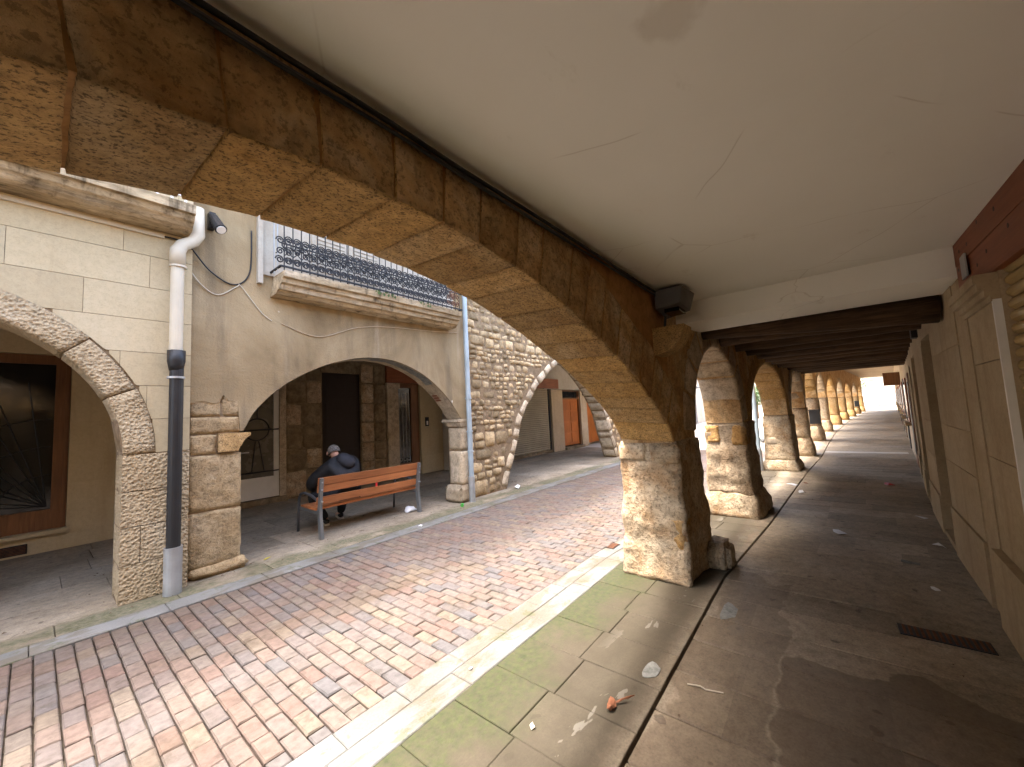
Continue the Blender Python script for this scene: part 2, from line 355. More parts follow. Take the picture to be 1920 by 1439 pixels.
def lerp_table(tab):
    def f(x):
        if x <= tab[0][0]: return tab[0][1]
        for (a, ya), (b, yb) in zip(tab, tab[1:]):
            if x <= b: return ya + (yb - ya) * (x - a) / (b - a)
        return tab[-1][1]
    return f
class Curve:
    """arch line in x,z; at(s) gives point and outward normal by arc length"""
    def __init__(s, pts, smooth=True):
        if smooth:
            q = [pts[0]] + list(pts) + [pts[-1]]; out = []
            for i in range(1, len(q) - 2):
                p0, p1, p2, p3 = q[i - 1], q[i], q[i + 1], q[i + 2]
                for k in range(6):
                    t = k / 6
                    out.append(tuple(.5 * ((2 * p1[a]) + (-p0[a] + p2[a]) * t + (2 * p0[a] - 5 * p1[a] + 4 * p2[a] - p3[a]) * t * t + (-p0[a] + 3 * p1[a] - 3 * p2[a] + p3[a]) * t ** 3) for a in (0, 1)))
            pts = out + [pts[-1]]
        s.p = [tuple(p) for p in pts]; s.l = [0]
        for a, b in zip(s.p, s.p[1:]): s.l.append(s.l[-1] + math.dist(a, b))
        s.L = s.l[-1]
    def at(s, d):
        d = max(0, min(s.L, d)); i = 0
        while i < len(s.l) - 2 and s.l[i + 1] < d: i += 1
        t = (d - s.l[i]) / max(1e-9, s.l[i + 1] - s.l[i]); a, b = s.p[i], s.p[i + 1]
        i0, i1 = max(0, i - 1), min(len(s.p) - 1, i + 2)
        tx, tz = s.p[i1][0] - s.p[i0][0], s.p[i1][1] - s.p[i0][1]; l = math.hypot(tx, tz)
        return a[0] + (b[0] - a[0]) * t, a[1] + (b[1] - a[1]) * t, -tz / l, tx / l
    def z(s, x):
        for a, b in zip(s.p, s.p[1:]):
            if min(a[0], b[0]) <= x <= max(a[0], b[0]) and a[0] != b[0]: return a[1] + (b[1] - a[1]) * (x - a[0]) / (b[0] - a[0])
        return None
def ellipse(xc, a, zs, b, n=36, p=2.):
    pts = []
    for i in range(n + 1):
        t = math.pi * (1 - i / n); c, s_ = math.cos(t), math.sin(t)
        pts.append((xc + a * math.copysign(abs(c) ** (2 / p), c), zs + b * abs(s_) ** (2 / p)))
    return Curve(pts, False)
def voussoirs(cv, seg, thick, v0, v1, warp, mat, parent, name="voussoir", gap=.008, amp=.006, res=.07, rise=0., s0=0., s1=None, rnd=.012, jit=.12, dv=.012, skip=None, face=None):
    s1 = cv.L if s1 is None else s1; N = max(1, round((s1 - s0) / seg)); cuts = [s0 + (s1 - s0) * i / N for i in range(N + 1)]
    for i in range(1, N): cuts[i] += R.uniform(-jit, jit) * (s1 - s0) / N
    for i in range(N):
        a, b = cuts[i] + gap / 2, cuts[i + 1] - gap / 2
        if skip and skip(cv.at((a + b) / 2)): continue
        th = thick * R.uniform(.94, 1.06); o0 = R.uniform(-dv, dv); o1 = R.uniform(-dv, dv); ri = R.uniform(-dv, dv) * .6
        def fn(u, v, w_):
            x, z, nx, nz = cv.at(a + (b - a) * u); y = v0 + o0 + (v1 + o1 - v0 - o0) * v; t = w_ * th + ri
            p = (x + nx * t, y, z + nz * t + rise * v)
            return warp(*p) if warp else p
        n = (max(2, round((b - a) / res)), max(2, round((v1 - v0) / res)), max(2, round(th / res)))
        mb = MB(); mb.shell(fn, n, (rnd / (b - a), rnd / (v1 - v0), rnd / th), amp, 5., i * 1.37 + v0)
        if face:
            k0 = 2 * n[1] * n[2]; mb.mi[k0:k0 + n[2] * n[0]] = [1] * (n[2] * n[0])
        O(name, mb, [mat, face] if face else mat, parent, smooth=True)
def arch_wall(x0, x1, ztop, zlo, y0, y1, warp=None, n=60, rise=0.):
    """a wall whose lower edge follows zlo(x)"""
    mb = MB(warp); xs = [x0 + (x1 - x0) * i / n for i in range(n + 1)]
    lo = [zlo(x) for x in xs]; vs = []; fs = []
    for x, z in zip(xs, lo): z = min(z, ztop - .01); vs += [(x, y0, z), (x, y1, z + rise), (x, y0, ztop), (x, y1, ztop)]
    for i in range(n):
        a, b = 4 * i, 4 * i + 4
        fs += [(a, b, b + 2, a + 2), (b + 1, a + 1, a + 3, b + 3), (a + 1, b + 1, b, a), (a + 2, b + 2, b + 3, a + 3)]
    fs += [(0, 2, 3, 1), (4 * n, 4 * n + 1, 4 * n + 3, 4 * n + 2)]
    return mb.add(vs, fs)

# ------------------------------------------------------------------ plan of the place (X along the street, Y towards the far facade)
Yin = lerp_table([(-30, 1.15), (4.3, 1.15), (6.5, .96), (11.4, .66), (14.5, .40), (20, .13), (25.5, -.2), (32.6, -.8), (40, -1.5), (47, -2.3), (64, -4.2)])
Yw = lerp_table([(-30, -.86), (3.5, -.86), (4.16, -.9), (5.6, -.95), (6.8, -1.02), (8.54, -1.16), (13.2, -1.67), (16, -1.94), (23.4, -2.7), (35, -3.9), (64, -6.9)])
WR = lambda x, v, z: (x, Yin(x) + v, z)          # v: into the street from the inner face of the arcade wall
WW = lambda x, d, z: (x, Yw(x) - d, z)           # d: behind the face of the shop wall
kerbY = lambda x: Yin(x) + .74

# ground, street, pavements
gm = MB(); gm.box(-150, 300, -150, 150, -.30, -.09)
O("ground", gm, EARTH, None, kind="structure")
pm = MB(); pm.add([(15.2, 4.99, -.012), (120, 4.99, -.012), (120, 60, -.012), (15.2, 60, -.012), (15.2, 4.99, -.07), (120, 4.99, -.07), (120, 60, -.07), (15.2, 60, -.07)],
                  [(0, 1, 2, 3), (4, 7, 6, 5), (0, 4, 5, 1), (1, 5, 6, 2), (2, 6, 7, 3), (3, 7, 4, 0)])
O("square", pm, PLAZA, None, kind="structure")
sm = MB()
xs = [-12, 4.3, 6.5, 9, 11.4, 14.5, 20, 25.5, 32.6, 40, 47, 64, 120]
for a, b in zip(xs, xs[1:]):
    ya, yb = kerbY(a) + .37, kerbY(b) + .37
    sm.add([(a, ya, -.035), (b, yb, -.035), (b, 5.0, -.035), (a, 5.0, -.035), (a, ya, -.085), (b, yb, -.085), (b, 5., -.085), (a, 5., -.085)],
           [(0, 1, 2, 3), (4, 7, 6, 5), (0, 4, 5, 1), (2, 6, 7, 3), (1, 5, 6, 2), (3, 7, 4, 0)])
street = O("street", sm, SAND, None, kind="structure")
bw, bl = .1045, .2105
brick_me = []
for k in range(4):
    mb = MB(); mb.slab(-bw / 2 + .0045, bw / 2 - .0045, -bl / 2 + .0035, bl / 2 - .0035, -.045, 0, .007)
    mb.v = [(x + R.uniform(-.0016, .0016), y + R.uniform(-.002, .002), z + (R.uniform(-.0015, .0015) if z > -.02 else 0)) for x, y, z in mb.v]
    me = bpy.data.meshes.new("paving_brick"); me.from_pydata(mb.v, [], mb.f); me.materials.append(BR1); brick_me.append(me)
spots = []
row = 0; x = -2.4
while x < 16:
    y = 4.995 - (bl / 2 if row % 2 else 0); y0 = kerbY(x) + .375
    if row % 2: spots.append((x, 4.995 - bl / 4, .5))
    while y - bl > y0 - .02:
        spots.append((x, y - bl / 2, 1.)); y -= bl
    if y - y0 > .04: spots.append((x, (y + y0) / 2, (y - y0) / bl))
    x += bw; row += 1
def visible(x, y):
    d = Vector((x, y, -EYE)); f = d.dot(Fv)
    if f < .3: return False
    return abs(d.dot(Rx) / f) < 1.36 and abs(d.dot(Up) / f) < 1.02
vis = sorted([s for s in spots if s[2] == 1. and visible(s[0], s[1]) and s[0] < 6], key=lambda s: s[0] ** 2 + s[1] ** 2)[:296]
visset = set(vis)
for (x, y, f) in vis:
    o = bpy.data.objects.new("paving_brick", R.choice(brick_me)); o.location = (x, y, -.006 + R.uniform(-.005, .003))
    o.rotation_euler = (R.uniform(-.012, .012), R.uniform(-.025, .025), R.uniform(-.016, .016)); link(o, street)
fb = MB()
for s_ in spots:
    if s_ in visset: continue
    x, y, f = s_; z = -.006 + R.uniform(-.005, .003); l = bl * f
    fb.slab(x - bw / 2 + .0045, x + bw / 2 - .0045, y - l / 2 + .0035, y + l / 2 - .0035, -.05, z, .007)
O("paving_brick_field", fb, BR2, street, kind="stuff")
far_st = MB()
for a, b in ((16, 20), (20, 32.6), (32.6, 64)):
    ya, yb = kerbY(a) + .37, kerbY(b) + .37
    far_st.add([(a, ya, -.008), (b, yb, -.008), (b, 4.99, -.008), (a, 4.99, -.008)], [(0, 1, 2, 3)])
O("far_paving", far_st, PLAZA, street, kind="stuff")

kerb = O("kerb", MB().add([(-12, 1.7, -.08), (-12, 1.75, -.08), (-11, 1.75, -.08)], [(0, 1, 2)]), KERB, None, kind="structure")
def kerb_run(x0, x1, v0, v1, ln, top, warp):
    x = x0
    while x < x1:
        l = ln * R.uniform(.9, 1.1); mb = MB(warp); n = max(1, int(l / .6))
        t_ = top + R.uniform(-.002, .002); mb.slab(x + .002, x + l - .002, v0, v1, -.08, t_, .006)
        O("kerb_stone", mb, KERB, kerb); x += l
kerb_run(-2.3, 30, .742, .935, .82, .0, WR)
kerb_run(-2.5, 30, .939, 1.372, .44, -.003, WR) if False else kerb_run(-2.5, 30, .939, 1.112, .44, -.003, WR)
WS = lambda x, y, z: (x, y, z)
kerb_run(-2.5, 15, 5.003, 5.262, .85, .0, WS)

pave = O("pavement", MB(WR).add([(x, v, -.05) for x in xs[:-1] for v in (-.9, .74)], [(2 * i, 2 * i + 2, 2 * i + 3, 2 * i + 1) for i in range(len(xs) - 2)]), SAND, None, kind="structure")
base = MB()
for a, b in zip(xs[:-2], xs[1:-1]):
    base.add([(a, Yw(a) - .4, -.045), (b, Yw(b) - .4, -.045), (b, Yin(b) - .1, -.045), (a, Yin(a) - .1, -.045)], [(0, 1, 2, 3)])
O("slab_bed", base, SAND, pave)
GR = -.255                                    # the open channel between strip and passage
npav = 0
x = -2.2; row = 0; fieldmb = MB()
while x < 62:
    l = .385 if x < 14 else .8; xa, xb = x + .002, x + l - .002
    cuts = [.739, .31, GR + .012] if row % 2 == 0 else [.739, .27, GR + .012]
    strips = [(cuts[i + 1], cuts[i]) for i in range(2)]
    for v0, v1 in strips:
        mb = MB(WR) if x < 13 else None; z = R.uniform(-.002, .002)
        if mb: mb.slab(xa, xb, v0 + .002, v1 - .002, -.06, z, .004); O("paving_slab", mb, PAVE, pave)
        else:
            t = MB(WR); t.slab(xa, xb, v0 + .002, v1 - .002, -.06, z, .004); fieldmb.add(t.v, t.f)
    x += l; row += 1
x = -2.2; row = 0
while x < 62:
    l = .405 if x < 14 else .8; xa, xb = x + .003, x + l - .003
    xm = (xa + xb) / 2; wdt = Yin(xm) + GR - .012 - (Yw(xm) - .15); t0 = R.uniform(.3, .62); cuts = [0]
    c = t0
    while c < wdt - .25: cuts.append(c); c += R.uniform(.46, .72)
    cuts.append(wdt)
    for a, b in zip(cuts, cuts[1:]):
        z = R.uniform(-.002, .002); f = lambda x, q, z: (x, Yin(x) + GR - .012 - q, z)
        t = MB(f); t.slab(xa, xb, b - .003, a + .003, -.06, z, .005)
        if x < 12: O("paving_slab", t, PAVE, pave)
        else: fieldmb.add(t.v, t.f)
    x += l; row += 1
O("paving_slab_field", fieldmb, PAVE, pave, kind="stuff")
B("pale_threshold_strip", pave, PLAZA, (15.7, 16.1, .02, 1.9, -.02, .006), warp=lambda x, q, z: (x, Yin(x) + GR - q, z))
lp = MB(); lp.box(-12, 15.4, 5.262, 10.5, -.085, -.045)
lpav = O("far_pavement", lp, SAND, None, kind="structure")
y = 5.266; r_ = 0
while y < 9.9:
    l = (.33, .62, .62, .62, .62, .62, .62, .62)[r_]; x = -1.6 + R.uniform(-.4, 0)
    while x < 15.2:
        wd = R.uniform(.75, .95) if y < 6.5 else R.uniform(.95, 1.3); mb = MB(); mb.slab(x + .0025, x + wd - .0025, y + .0025, y + l - .0025, -.06, R.uniform(-.003, .002), .004)
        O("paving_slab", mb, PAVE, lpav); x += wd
    y += l; r_ += 1

# ------------------------------------------------------------------ the near arcaded house with the plastered ceiling
A1 = [(-.05, 2.43), (.2, 2.468), (.46, 2.495), (.785, 2.505), (1.15, 2.49), (1.62, 2.43), (2.11, 2.305), (2.72, 2.085), (3.34, 1.80), (3.76, 1.52), (3.93, 1.34)]
right = [p for p in A1 if p[0] >= .785]
A1pts = [(1.57 - x, z) for x, z in right[::-1]] + right[1:]
arch1 = Curve(A1pts)
CZ = 2.80
h1 = thing("arcade_house", (0, 1.15, 0), "sandstone arcaded house with a wide low arch and a white plastered ceiling", "house", "houses along the near arcade")
def zl1(x):
    z = arch1.z(x); return z + .018 if z is not None else 1.2
aw = arch_wall(-2.35, 3.93, 2.95, zl1, .008, .547, WR, 80, .035)
wall1 = O("arcade_wall", aw, ST_BAND, h1, smooth=False)
voussoirs(arch1, .245, .46, 0., .55, WR, ST_ARCH, wall1, rise=.035, amp=.006, res=.033, rnd=.004, dv=.004, gap=.005, face=ST_FACE)
# wall above the springing, over the piers
B("pier_wall", h1, ST_FACE, (3.93, 4.7, .03, .525, 1.34, 2.95), warp=WR)
B("pier_wall", h1, ST_FACE, (-3.1, -2.35, .03, .525, 1.34, 2.95), warp=WR)
def pier(name, parent, x0, x1, v0, v1, ztop, courses, mat, plinth=.0, seed=1., amp=.02, batter=.03, rows=None, res=.07, extra=()):
    """a weathered masonry pier: one lumpy body, its plinth and the stones that can be told apart"""
    zp = courses[0] if plinth else 0.
    def body(z0, z1, grow):
        def fn(u, v, w_):
            zz = z0 + (z1 - z0) * w_; e = batter * (1 - zz / ztop) ** 1.5 + (grow(w_) if grow else 0)
            e += .012 * noise.noise(Vector((seed, zz * 4.2, u * 2)))
            return WR(x0 - e + (x1 - x0 + 2 * e) * u, v0 - e + (v1 - v0 + 2 * e) * v, zz)
        L = (x1 - x0, v1 - v0, z1 - z0); n = tuple(max(3, min(44, round(l / res))) for l in L); ins = tuple(min(.2, .016 / l) for l in L)
        mb = MB(); mb.shell(fn, n, (ins[0], ins[1], .0), amp, 4.3, seed); return mb
    c = O(name, body(zp * .96, ztop, None), mat, parent, smooth=True)
    if plinth: O("plinth", body(-.01, zp, lambda w_: plinth * min(1., (1 - w_) * 1.9)), mat, c, smooth=True)
    for (u0, u1, w0, w1, za, zb, m_) in extra:
        mb = MB(); e = .012
        X = lambda u: x0 - e + (x1 - x0 + 2 * e) * u
        Y = lambda v: v0 - e + (v1 - v0 + 2 * e) * v
        L = (X(u1) - X(u0), Y(w1) - Y(w0), zb - za); n = tuple(max(3, min(14, round(l / res))) for l in L)
        mb.shell(lambda u, v, w_: WR(X(u0) + L[0] * u - .012 * (1 - u) * (u0 == 0), Y(w0) + L[1] * v, za + L[2] * w_), n, tuple(.018 / l for l in L), amp * .8, 6., seed + za)
        O("stone", mb, m_, c, smooth=True)
    return c
p1 = pier("pillar", h1, 3.93, 4.70, -.02, .57, 1.345, [.2], ST_PIL, .0, 1., .024, .05, None, .03, [(0, .3, -.01, .40, .27, .62, ST_GOLD), (0, .42, .0, .46, 1.12, 1.33, ST_PIL), (0, .4, .5, 1., 1.14, 1.335, ST_PIL)])
pier("pillar", h1, -3.1, -2.35, -.02, .57, 1.345, [.40, .42, .525], ST_PIL, .03, 9., .018, .04)
mb = MB(); mb.rock(4.42, 4.78, .86, 1.10, -.03, .26, .05, .05, .03, 4., 5.5); O("stone", mb, ST_PIL, p1, smooth=True)
# quarter-round corbel and the plaster around it
cp = [(.02, 2.42), (-.27, 2.42)] + [(-.27 + .29 * (1 - math.cos(t)), 2.42 - .25 * math.sin(t)) for t in [math.pi / 2 * k / 8 for k in range(1, 9)]]
mb = MB(WR); mb.prism(cp, 0, 3.55, 3.80); O("corbel", mb, ST_ARCH, h1)
# earlier bay behind the viewpoint
arch0 = ellipse(-5.0, 1.9, 1.35, 1.05)
voussoirs(arch0, .32, .45, 0., .55, WR, ST_ARCH, O("arcade_wall", arch_wall(-6.9, -3.1, 2.95, lambda x: (arch0.z(x) or 1.3) + .03, .018, .532, WR, 30), ST_FACE, h1), res=.12)
pier("pillar", h1, -7.7, -6.9, -.02, .57, 1.345, [.40, .42, .525], ST_PIL, .03, 19., .018, .04)
# ceiling, the boxed white beam
cm = MB(); cm.add([(-9, 1.19, CZ), (4.4, 1.19, CZ), (4.4, -1.0, CZ + .01), (-9, -1.0, CZ + .01), (-9, 1.19, 2.97), (4.4, 1.19, 2.97), (4.4, -1.0, 2.97), (-9, -1.0, 2.97)],
                  [(0, 1, 2, 3), (4, 7, 6, 5), (0, 4, 5, 1), (1, 5, 6, 2), (2, 6, 7, 3), (3, 7, 4, 0)])
O("ceiling", cm, CEIL, h1)
mb = MB(); mb.shell(lambda u, v, w_: (4.36 + .74 * u, (Yw(4.7) - .03) * (1 - v) + 1.19 * v, 2.575 + .37 * w_), (4, 14, 3), (.012, .0, .02), .004, 2., 3.)
O("boxed_beam", mb, CEIL, h1)
# shop wall of this house: lintel, roller shutter, jambs
SH0, SH1 = .4, 3.63
B("shop_wall", h1, RWALL, (-9, SH0, 0., .5, 0, 2.97), (SH0, SH1, .20, .5, 0, 2.97), (SH1, 4.40, .03, .5, 0, 2.97), warp=WW)
lt = B("lintel_beam", h1, REDW, (SH0 - .4, 4.36, -.025, .12, 2.64, 2.815), (SH0 - .4, 4.362, -.022, .12, 2.42, 2.636), warp=WW)
for kx, kz in ((4.2, 2.72), (3.95, 2.70), (3.62, 2.74), (3.3, 2.70), (3.5, 2.52), (3.15, 2.55), (4.28, 2.6), (3.75, 2.5)):
    k = MB(); k.lathe(0, 0, [(.004, 0), (.013, .001), (.014, .004)], 10); k.v = [WW(kx + a, -.0245 - c * .3, kz + b) for a, b, c in k.v]; O("knot", k, DARKDOOR, lt)
B("metal_plate", lt, STEEL, (4.02, 4.17, -.034, -.024, 2.5, 2.66), warp=WW)
sh = B("roller_shutter", h1, DARKDOOR, (SH0 + .02, SH1 - .002, .1, .15, 0, 2.42), warp=WW)
slatp = [(.10, -.036), (.072, -.034), (.052, -.018), (.048, .004), (.056, .022), (.074, .034), (.10, .036)]
z = .06
while z < 2.44:
    mb = MB(WW); mb.prism([(d, z + q) for d, q in slatp], 0, SH0 + .05, SH1 - .002); O("slat", mb, SHUT, sh); z += .074
B("guide_rail", sh, WHITEP, (SH1 + .004, SH1 + .030, -.006, .03, 0.02, 2.25), warp=WW)
pil = B("pilaster", h1, RWALL, (3.67, 4.36, .0, .05, .56, 1.225), (3.67, 4.36, .001, .05, 1.231, 1.885), (3.67, 4.36, 0, .05, 1.891, 2.24), (3.655, 4.40, -.045, .04, 0, .555), warp=WW)
mb = MB(WW)
for a, b, d in ((2.242, 2.275, -.012), (2.275, 2.315, -.035), (2.315, 2.36, -.06), (2.36, 2.415, -.075)): mb.box(3.635 + .0 * d, 4.42 - d * .3, d, .06, a, b)
O("capital", mb, RWALL, pil)
# unseen upper storey and roof; near ones kept low for sky light
def upper(h, x0, x1, ztop, wn_mat, windows, zb=2.96):
    xsn = [x0] + [q for q in (4.4, 6.5, 11.4, 14.5, 20, 25.5, 32.6, 40, 47) if x0 < q < x1] + [x1]
    for i, (a, b) in enumerate(zip(xsn, xsn[1:])):
        mb = MB(); ya, yb = Yin(a) + .56, Yin(b) + .56
        mb.add([(a, ya, zb), (b, yb, zb), (b, -9, zb), (a, -9, zb), (a, ya, ztop), (b, yb, ztop), (b, -9, ztop), (a, -9, ztop)],
               [(0, 3, 2, 1), (4, 5, 6, 7), (0, 1, 5, 4), (1, 2, 6, 5), (2, 3, 7, 6), (3, 0, 4, 7)])
        O("upper_wall", mb, wn_mat, h)
        mr = MB(); mr.add([(a, ya + .12, ztop - .02), (b, yb + .12, ztop - .02), (b, -9, ztop + .8), (a, -9, ztop + .8), (a, ya + .12, ztop + .08), (b, yb + .12, ztop + .08), (b, -9, ztop + .9), (a, -9, ztop + .9)],
                          [(0, 3, 2, 1), (4, 5, 6, 7), (0, 1, 5, 4), (1, 2, 6, 5), (2, 3, 7, 6), (3, 0, 4, 7)]); O("roof", mr, TILE, h)
    for wx in windows:
        f = lambda x, v, z: WR(x, v + .56, z)
        win = B("window", h, WHITEP, (wx - .5, wx + .5, -.02, .03, 3.4, 4.6), warp=f)
        for s_ in (-.24, .24): B("pane", win, GLASSD, (wx + s_ - .19, wx + s_ + .19, .028, .035, 3.5, 4.5), warp=f)
upper(h1, -9, 4.4, 4.5, PL_WARM, ())  # unseen storey, height lowered so more sky light reaches the street

# ------------------------------------------------------------------ arcaded houses farther along the near side
def bay(h, xa, xb, zs, b, parent_wall_x0, parent_wall_x1, seg, mat, zc, res, zt=2.97):
    cv = ellipse((xa + xb) / 2, (xb - xa) / 2, zs, b)
    wl = O("arcade_wall", arch_wall(xa, xb, zt, lambda x: (cv.z(x) or zs) + .02, .012, .518, WR, 40), ST_FACE, h)
    voussoirs(cv, seg, .36, 0., .53, WR, mat, wl, res=res, amp=.006, gap=.008, dv=.007)
    return cv
h2 = thing("arcade_house", (8, Yin(8), 0), "dark timber-beamed arcade house with three stone arches, next to the boxed white beam", "house", "houses along the near arcade")
bay(h2, 4.70, 6.72, 1.40, 1.05, 0, 0, .36, ST_PALE, 0, .07)
pier("pillar", h2, 6.72, 7.45, -.02, .55, 1.40, [.34], ST_PIL, .07, 31., .028, .05, None, .035, [(0, .35, .02, .36, 1.06, 1.37, ST_GOLD), (0, .35, .62, .98, 1.08, 1.38, ST_GOLD)])
B("pier_wall", h2, ST_FACE, (6.72, 7.45, .02, .51, 1.40, 2.97), warp=WR)
bay(h2, 7.45, 11.5, 1.35, 1.10, 0, 0, .40, ST_ARCH, 0, .09)
pier("pillar", h2, 11.5, 12.2, -.02, .55, 1.35, [.25], ST_PIL, .06, 47., .022, .04, None, .05, [(0, .4, .5, .95, .62, .85, ST_PALE)])
B("pier_wall", h2, ST_FACE, (11.5, 12.2, .02, .51, 1.35, 2.97), warp=WR)
h3 = thing("arcade_house", (20, Yin(20), 0), "farthest arcade house, a long row of tawny stone piers ending at the bright opening", "house", "houses along the near arcade")
FP = [(14.6, 15.2), (20.0, 20.6), (25.5, 26.2), (32.0, 33.0), (38.6, 39.8), (45.2, 46.4), (52, 53.2), (59, 60)]
prev = 12.2
for i, (a, b) in enumerate(FP):
    hh = h2 if i == 0 else h3; zs = 1.45 if i == 0 else 1.75; zt = 2.97 if i == 0 else 4.05
    bay(hh, prev, a, zs, .98 if i == 0 else 1.05, 0, 0, .5, ST_ARCH if i % 2 else ST_PALE, 0, .16, zt)
    pier("pillar", hh, a, b, -.02, .55, zs, [.55, .45, .45] if i == 0 else [.6, .4, .4, .35], ST_PIL if i < 3 else ST_ARCH, .07, 60. + i, .015, .02, None, .14)
    B("pier_wall", hh, ST_FACE, (a, b, .02, .51, zs, zt), warp=WR); prev = b
# timber beams and boards
nb = 0
x = 5.21
while x < 15.3:
    hh = h2; r_ = .115 * R.uniform(.9, 1.12) if x > 5.5 else .118
    zc = 2.59 + R.uniform(-.015, .02); tilt = R.uniform(-.06, .06); pts = []; y0, y1 = Yw(x) - (.1 if x > 5.5 else -.02), Yin(x) + .1
    for k in range(13):
        t = k / 12; pts.append((x + tilt * (t - .5) + .02 * noise.noise(Vector((x, t * 3, 0))), y0 + (y1 - y0) * t, (zc if x > 5.5 else 2.485 + .10 * t) + .02 * noise.noise(Vector((x, t * 2, 4)))))
    mb = MB(); mb.tube(pts, [r_ * (1.12 - .42 * k / 12 if x < 5.5 else 1.) * (1 + .10 * noise.noise(Vector((x * 2, k * .7, 9)))) for k in range(13)], 12); O("beam", mb, LOG, hh, smooth=True); nb += 1
    x += .78 if x < 14 else 1.5
def boards(h, x0, x1):
    q = x0
    segs = [x0] + [s for s in (6.5, 8.5, 11.4, 13.2, 14.5, 16, 20, 25.5, 32.6, 40, 47) if x0 < s < x1] + [x1]
    for k in range(9):
        mb = MB()
        for a, b in zip(segs, segs[1:]):
            def yy(x, t): return Yw(x) - .1 + (Yin(x) + .04 - Yw(x) + .1) * t
            t0, t1 = k / 9 + .002, (k + 1) / 9 - .002
            mb.add([(a, yy(a, t0), 2.70), (b, yy(b, t0), 2.70), (b, yy(b, t1), 2.70), (a, yy(a, t1), 2.70), (a, yy(a, t0), 2.73), (b, yy(b, t0), 2.73), (b, yy(b, t1), 2.73), (a, yy(a, t1), 2.73)],
                   [(0, 3, 2, 1), (4, 5, 6, 7), (0, 1, 5, 4), (1, 2, 6, 5), (2, 3, 7, 6), (3, 0, 4, 7)])
        O("ceiling_board", mb, PLANK, h)
boards(h2, 5.1, 15.3)
hc = MB()
for a, b in zip([15.3, 20, 25.5, 32.6, 40, 47], [20, 25.5, 32.6, 40, 47, 62]):
    hc.add([(a, Yw(a) - .1, 3.9), (b, Yw(b) - .1, 3.9), (b, Yin(b) + .04, 3.9), (a, Yin(a) + .04, 3.9)], [(0, 3, 2, 1)])
O("ceiling", hc, PL_WARM, h3)
B("hanging_sign_box", h3, BROWNW, (21.8, 22.1, -.5, .05, 2.1, 2.62), warp=WW)
# shop wall of house 2 and 3
def wall_seg(h, a, b, z0=0., z1=2.97, d=0., name="shop_wall", mat=RWALL): return B(name, h, mat, (a, b, d, .5, z0, z1), warp=WW)
wb = wall_seg(h2, 4.41, 6.10)
for a, b in ((.0, .5), (.505, 1.0), (1.005, 1.37), (1.375, 1.73), (1.735, 2.09), (2.095, 2.6)):
    B("ashlar_block", wb, RWALL, (4.76, 6.098, -.006 if a > .3 else -.02, .02, a, b - .002), warp=WW)
for (a, b, zt, mt, nm) in ((6.10, 6.96, 2.36, DARKREV, "door"), (8.22, 9.2, 2.30, DARKREV, "door"), (10.3, 11.3, 2.25, DARKDOOR, "door")):
    dr = B(nm, h2, mt, (a - .02, b + .02, .24, .3, 0, zt + .05), warp=WW); B("handle", dr, STEEL, (b - .14, b - .1, .2, .24, .98, 1.1), warp=WW)
    for k in range(2): B("panel", dr, mt, (a + .14, b - .14, .225, .241, .25 + k * 1.0, 1.1 + k * 1.0), warp=WW)
    wall_seg(h2, a, b, zt, 2.97, .0, "door_lintel")
    B("threshold", h2, RWALL, (a + .003, b - .003, -.01, .24, 0, .06), warp=WW)
    wall_seg(h2, a, b, 0, .9, .302, "recess_wall")
for a, b in ((6.96, 8.22), (9.2, 10.3), (11.3, 12.2)):
    q = wall_seg(h2, a, b)
    for z0, z1 in ((0, .45), (.455, .9), (.905, 1.35), (1.355, 1.8), (1.805, 2.3)): B("ashlar_block", q, RWALL, (a + .004, b - .004, -.006 - (.014 if z0 == 0 else 0), .02, z0, z1 - .002), warp=WW)
B("vent_box", h2, IRON, (7.22, 7.42, -.06, .0, 2.44, 2.6), warp=WW)
x = 12.2
k = 0
while x < 62:
    nx = x + 2.2; hq = h2 if x < 15 else h3; q = wall_seg(hq, x, nx, z1=2.97 if x < 14 else 4.05, mat=PL_WARM if k % 3 == 1 else RWALL)
    if k % 2 == 0:
        dr = B("door", hq, DARKDOOR if k % 4 else BROWNW, (x + .5, x + 1.5, -.02, .02, .02, 2.2), warp=WW); B("panel", dr, IRON, (x + .65, x + 1.35, -.03, -.018, .3, 2.0), warp=WW)
    else:
        dr = B("window", hq, REDW, (x + .4, x + 1.5, -.03, .02, .95, 2.15), warp=WW); B("pane", dr, GLASSD, (x + .5, x + 1.4, -.036, -.028, 1.05, 2.05), warp=WW); B("sill", dr, RWALL, (x + .3, x + 1.6, -.12, .02, .86, .94), warp=WW)
    x = nx; k += 1
upper(h2, 4.4, 15.3, 4.6, PL_PALE, ()); upper(h3, 15.3, 62, 6.2, PL_WARM, (17, 23, 28, 34, 42), 4.04)  # timbered house's unseen storey likewise lowered to admit sky light

# ------------------------------------------------------------------ far side: house with ashlar facade (A)
hA = thing("ashlar_house", (.2, 5.6, 0), "pale smooth ashlar house with a pecked-stone arch ring, left of the brown rendered house", "house", "houses along the far side of the street")
archA = ellipse(-.92, 1.5, 1.47, 1.46, 40)
YA = 5.6
coreA = O("facade_wall", arch_wall(-2.42, .58, 6.4, lambda x: (archA.z(x) or 1.47) + .04, YA + .012, YA + .45, None, 50), MORTAR, hA)
B("facade_wall", hA, MORTAR, (.58, 1.118, YA + .014, YA + .46, 0, 6.38), (-9, -2.42, YA + .014, YA + .46, 0, 6.38))
voussoirs(archA, .56, .25, YA - .016, YA + .455, None, PECK, coreA, gap=.005, amp=.0025, res=.05, rnd=.005, jit=.06, dv=.001)
EXT = []
for i in range(401):
    px_, pz_, nx_, nz_ = archA.at(archA.L * i / 400); EXT.append((px_ + nx_ * .252, pz_ + nz_ * .252))
EXT.sort(); EXTF = lerp_table(EXT)
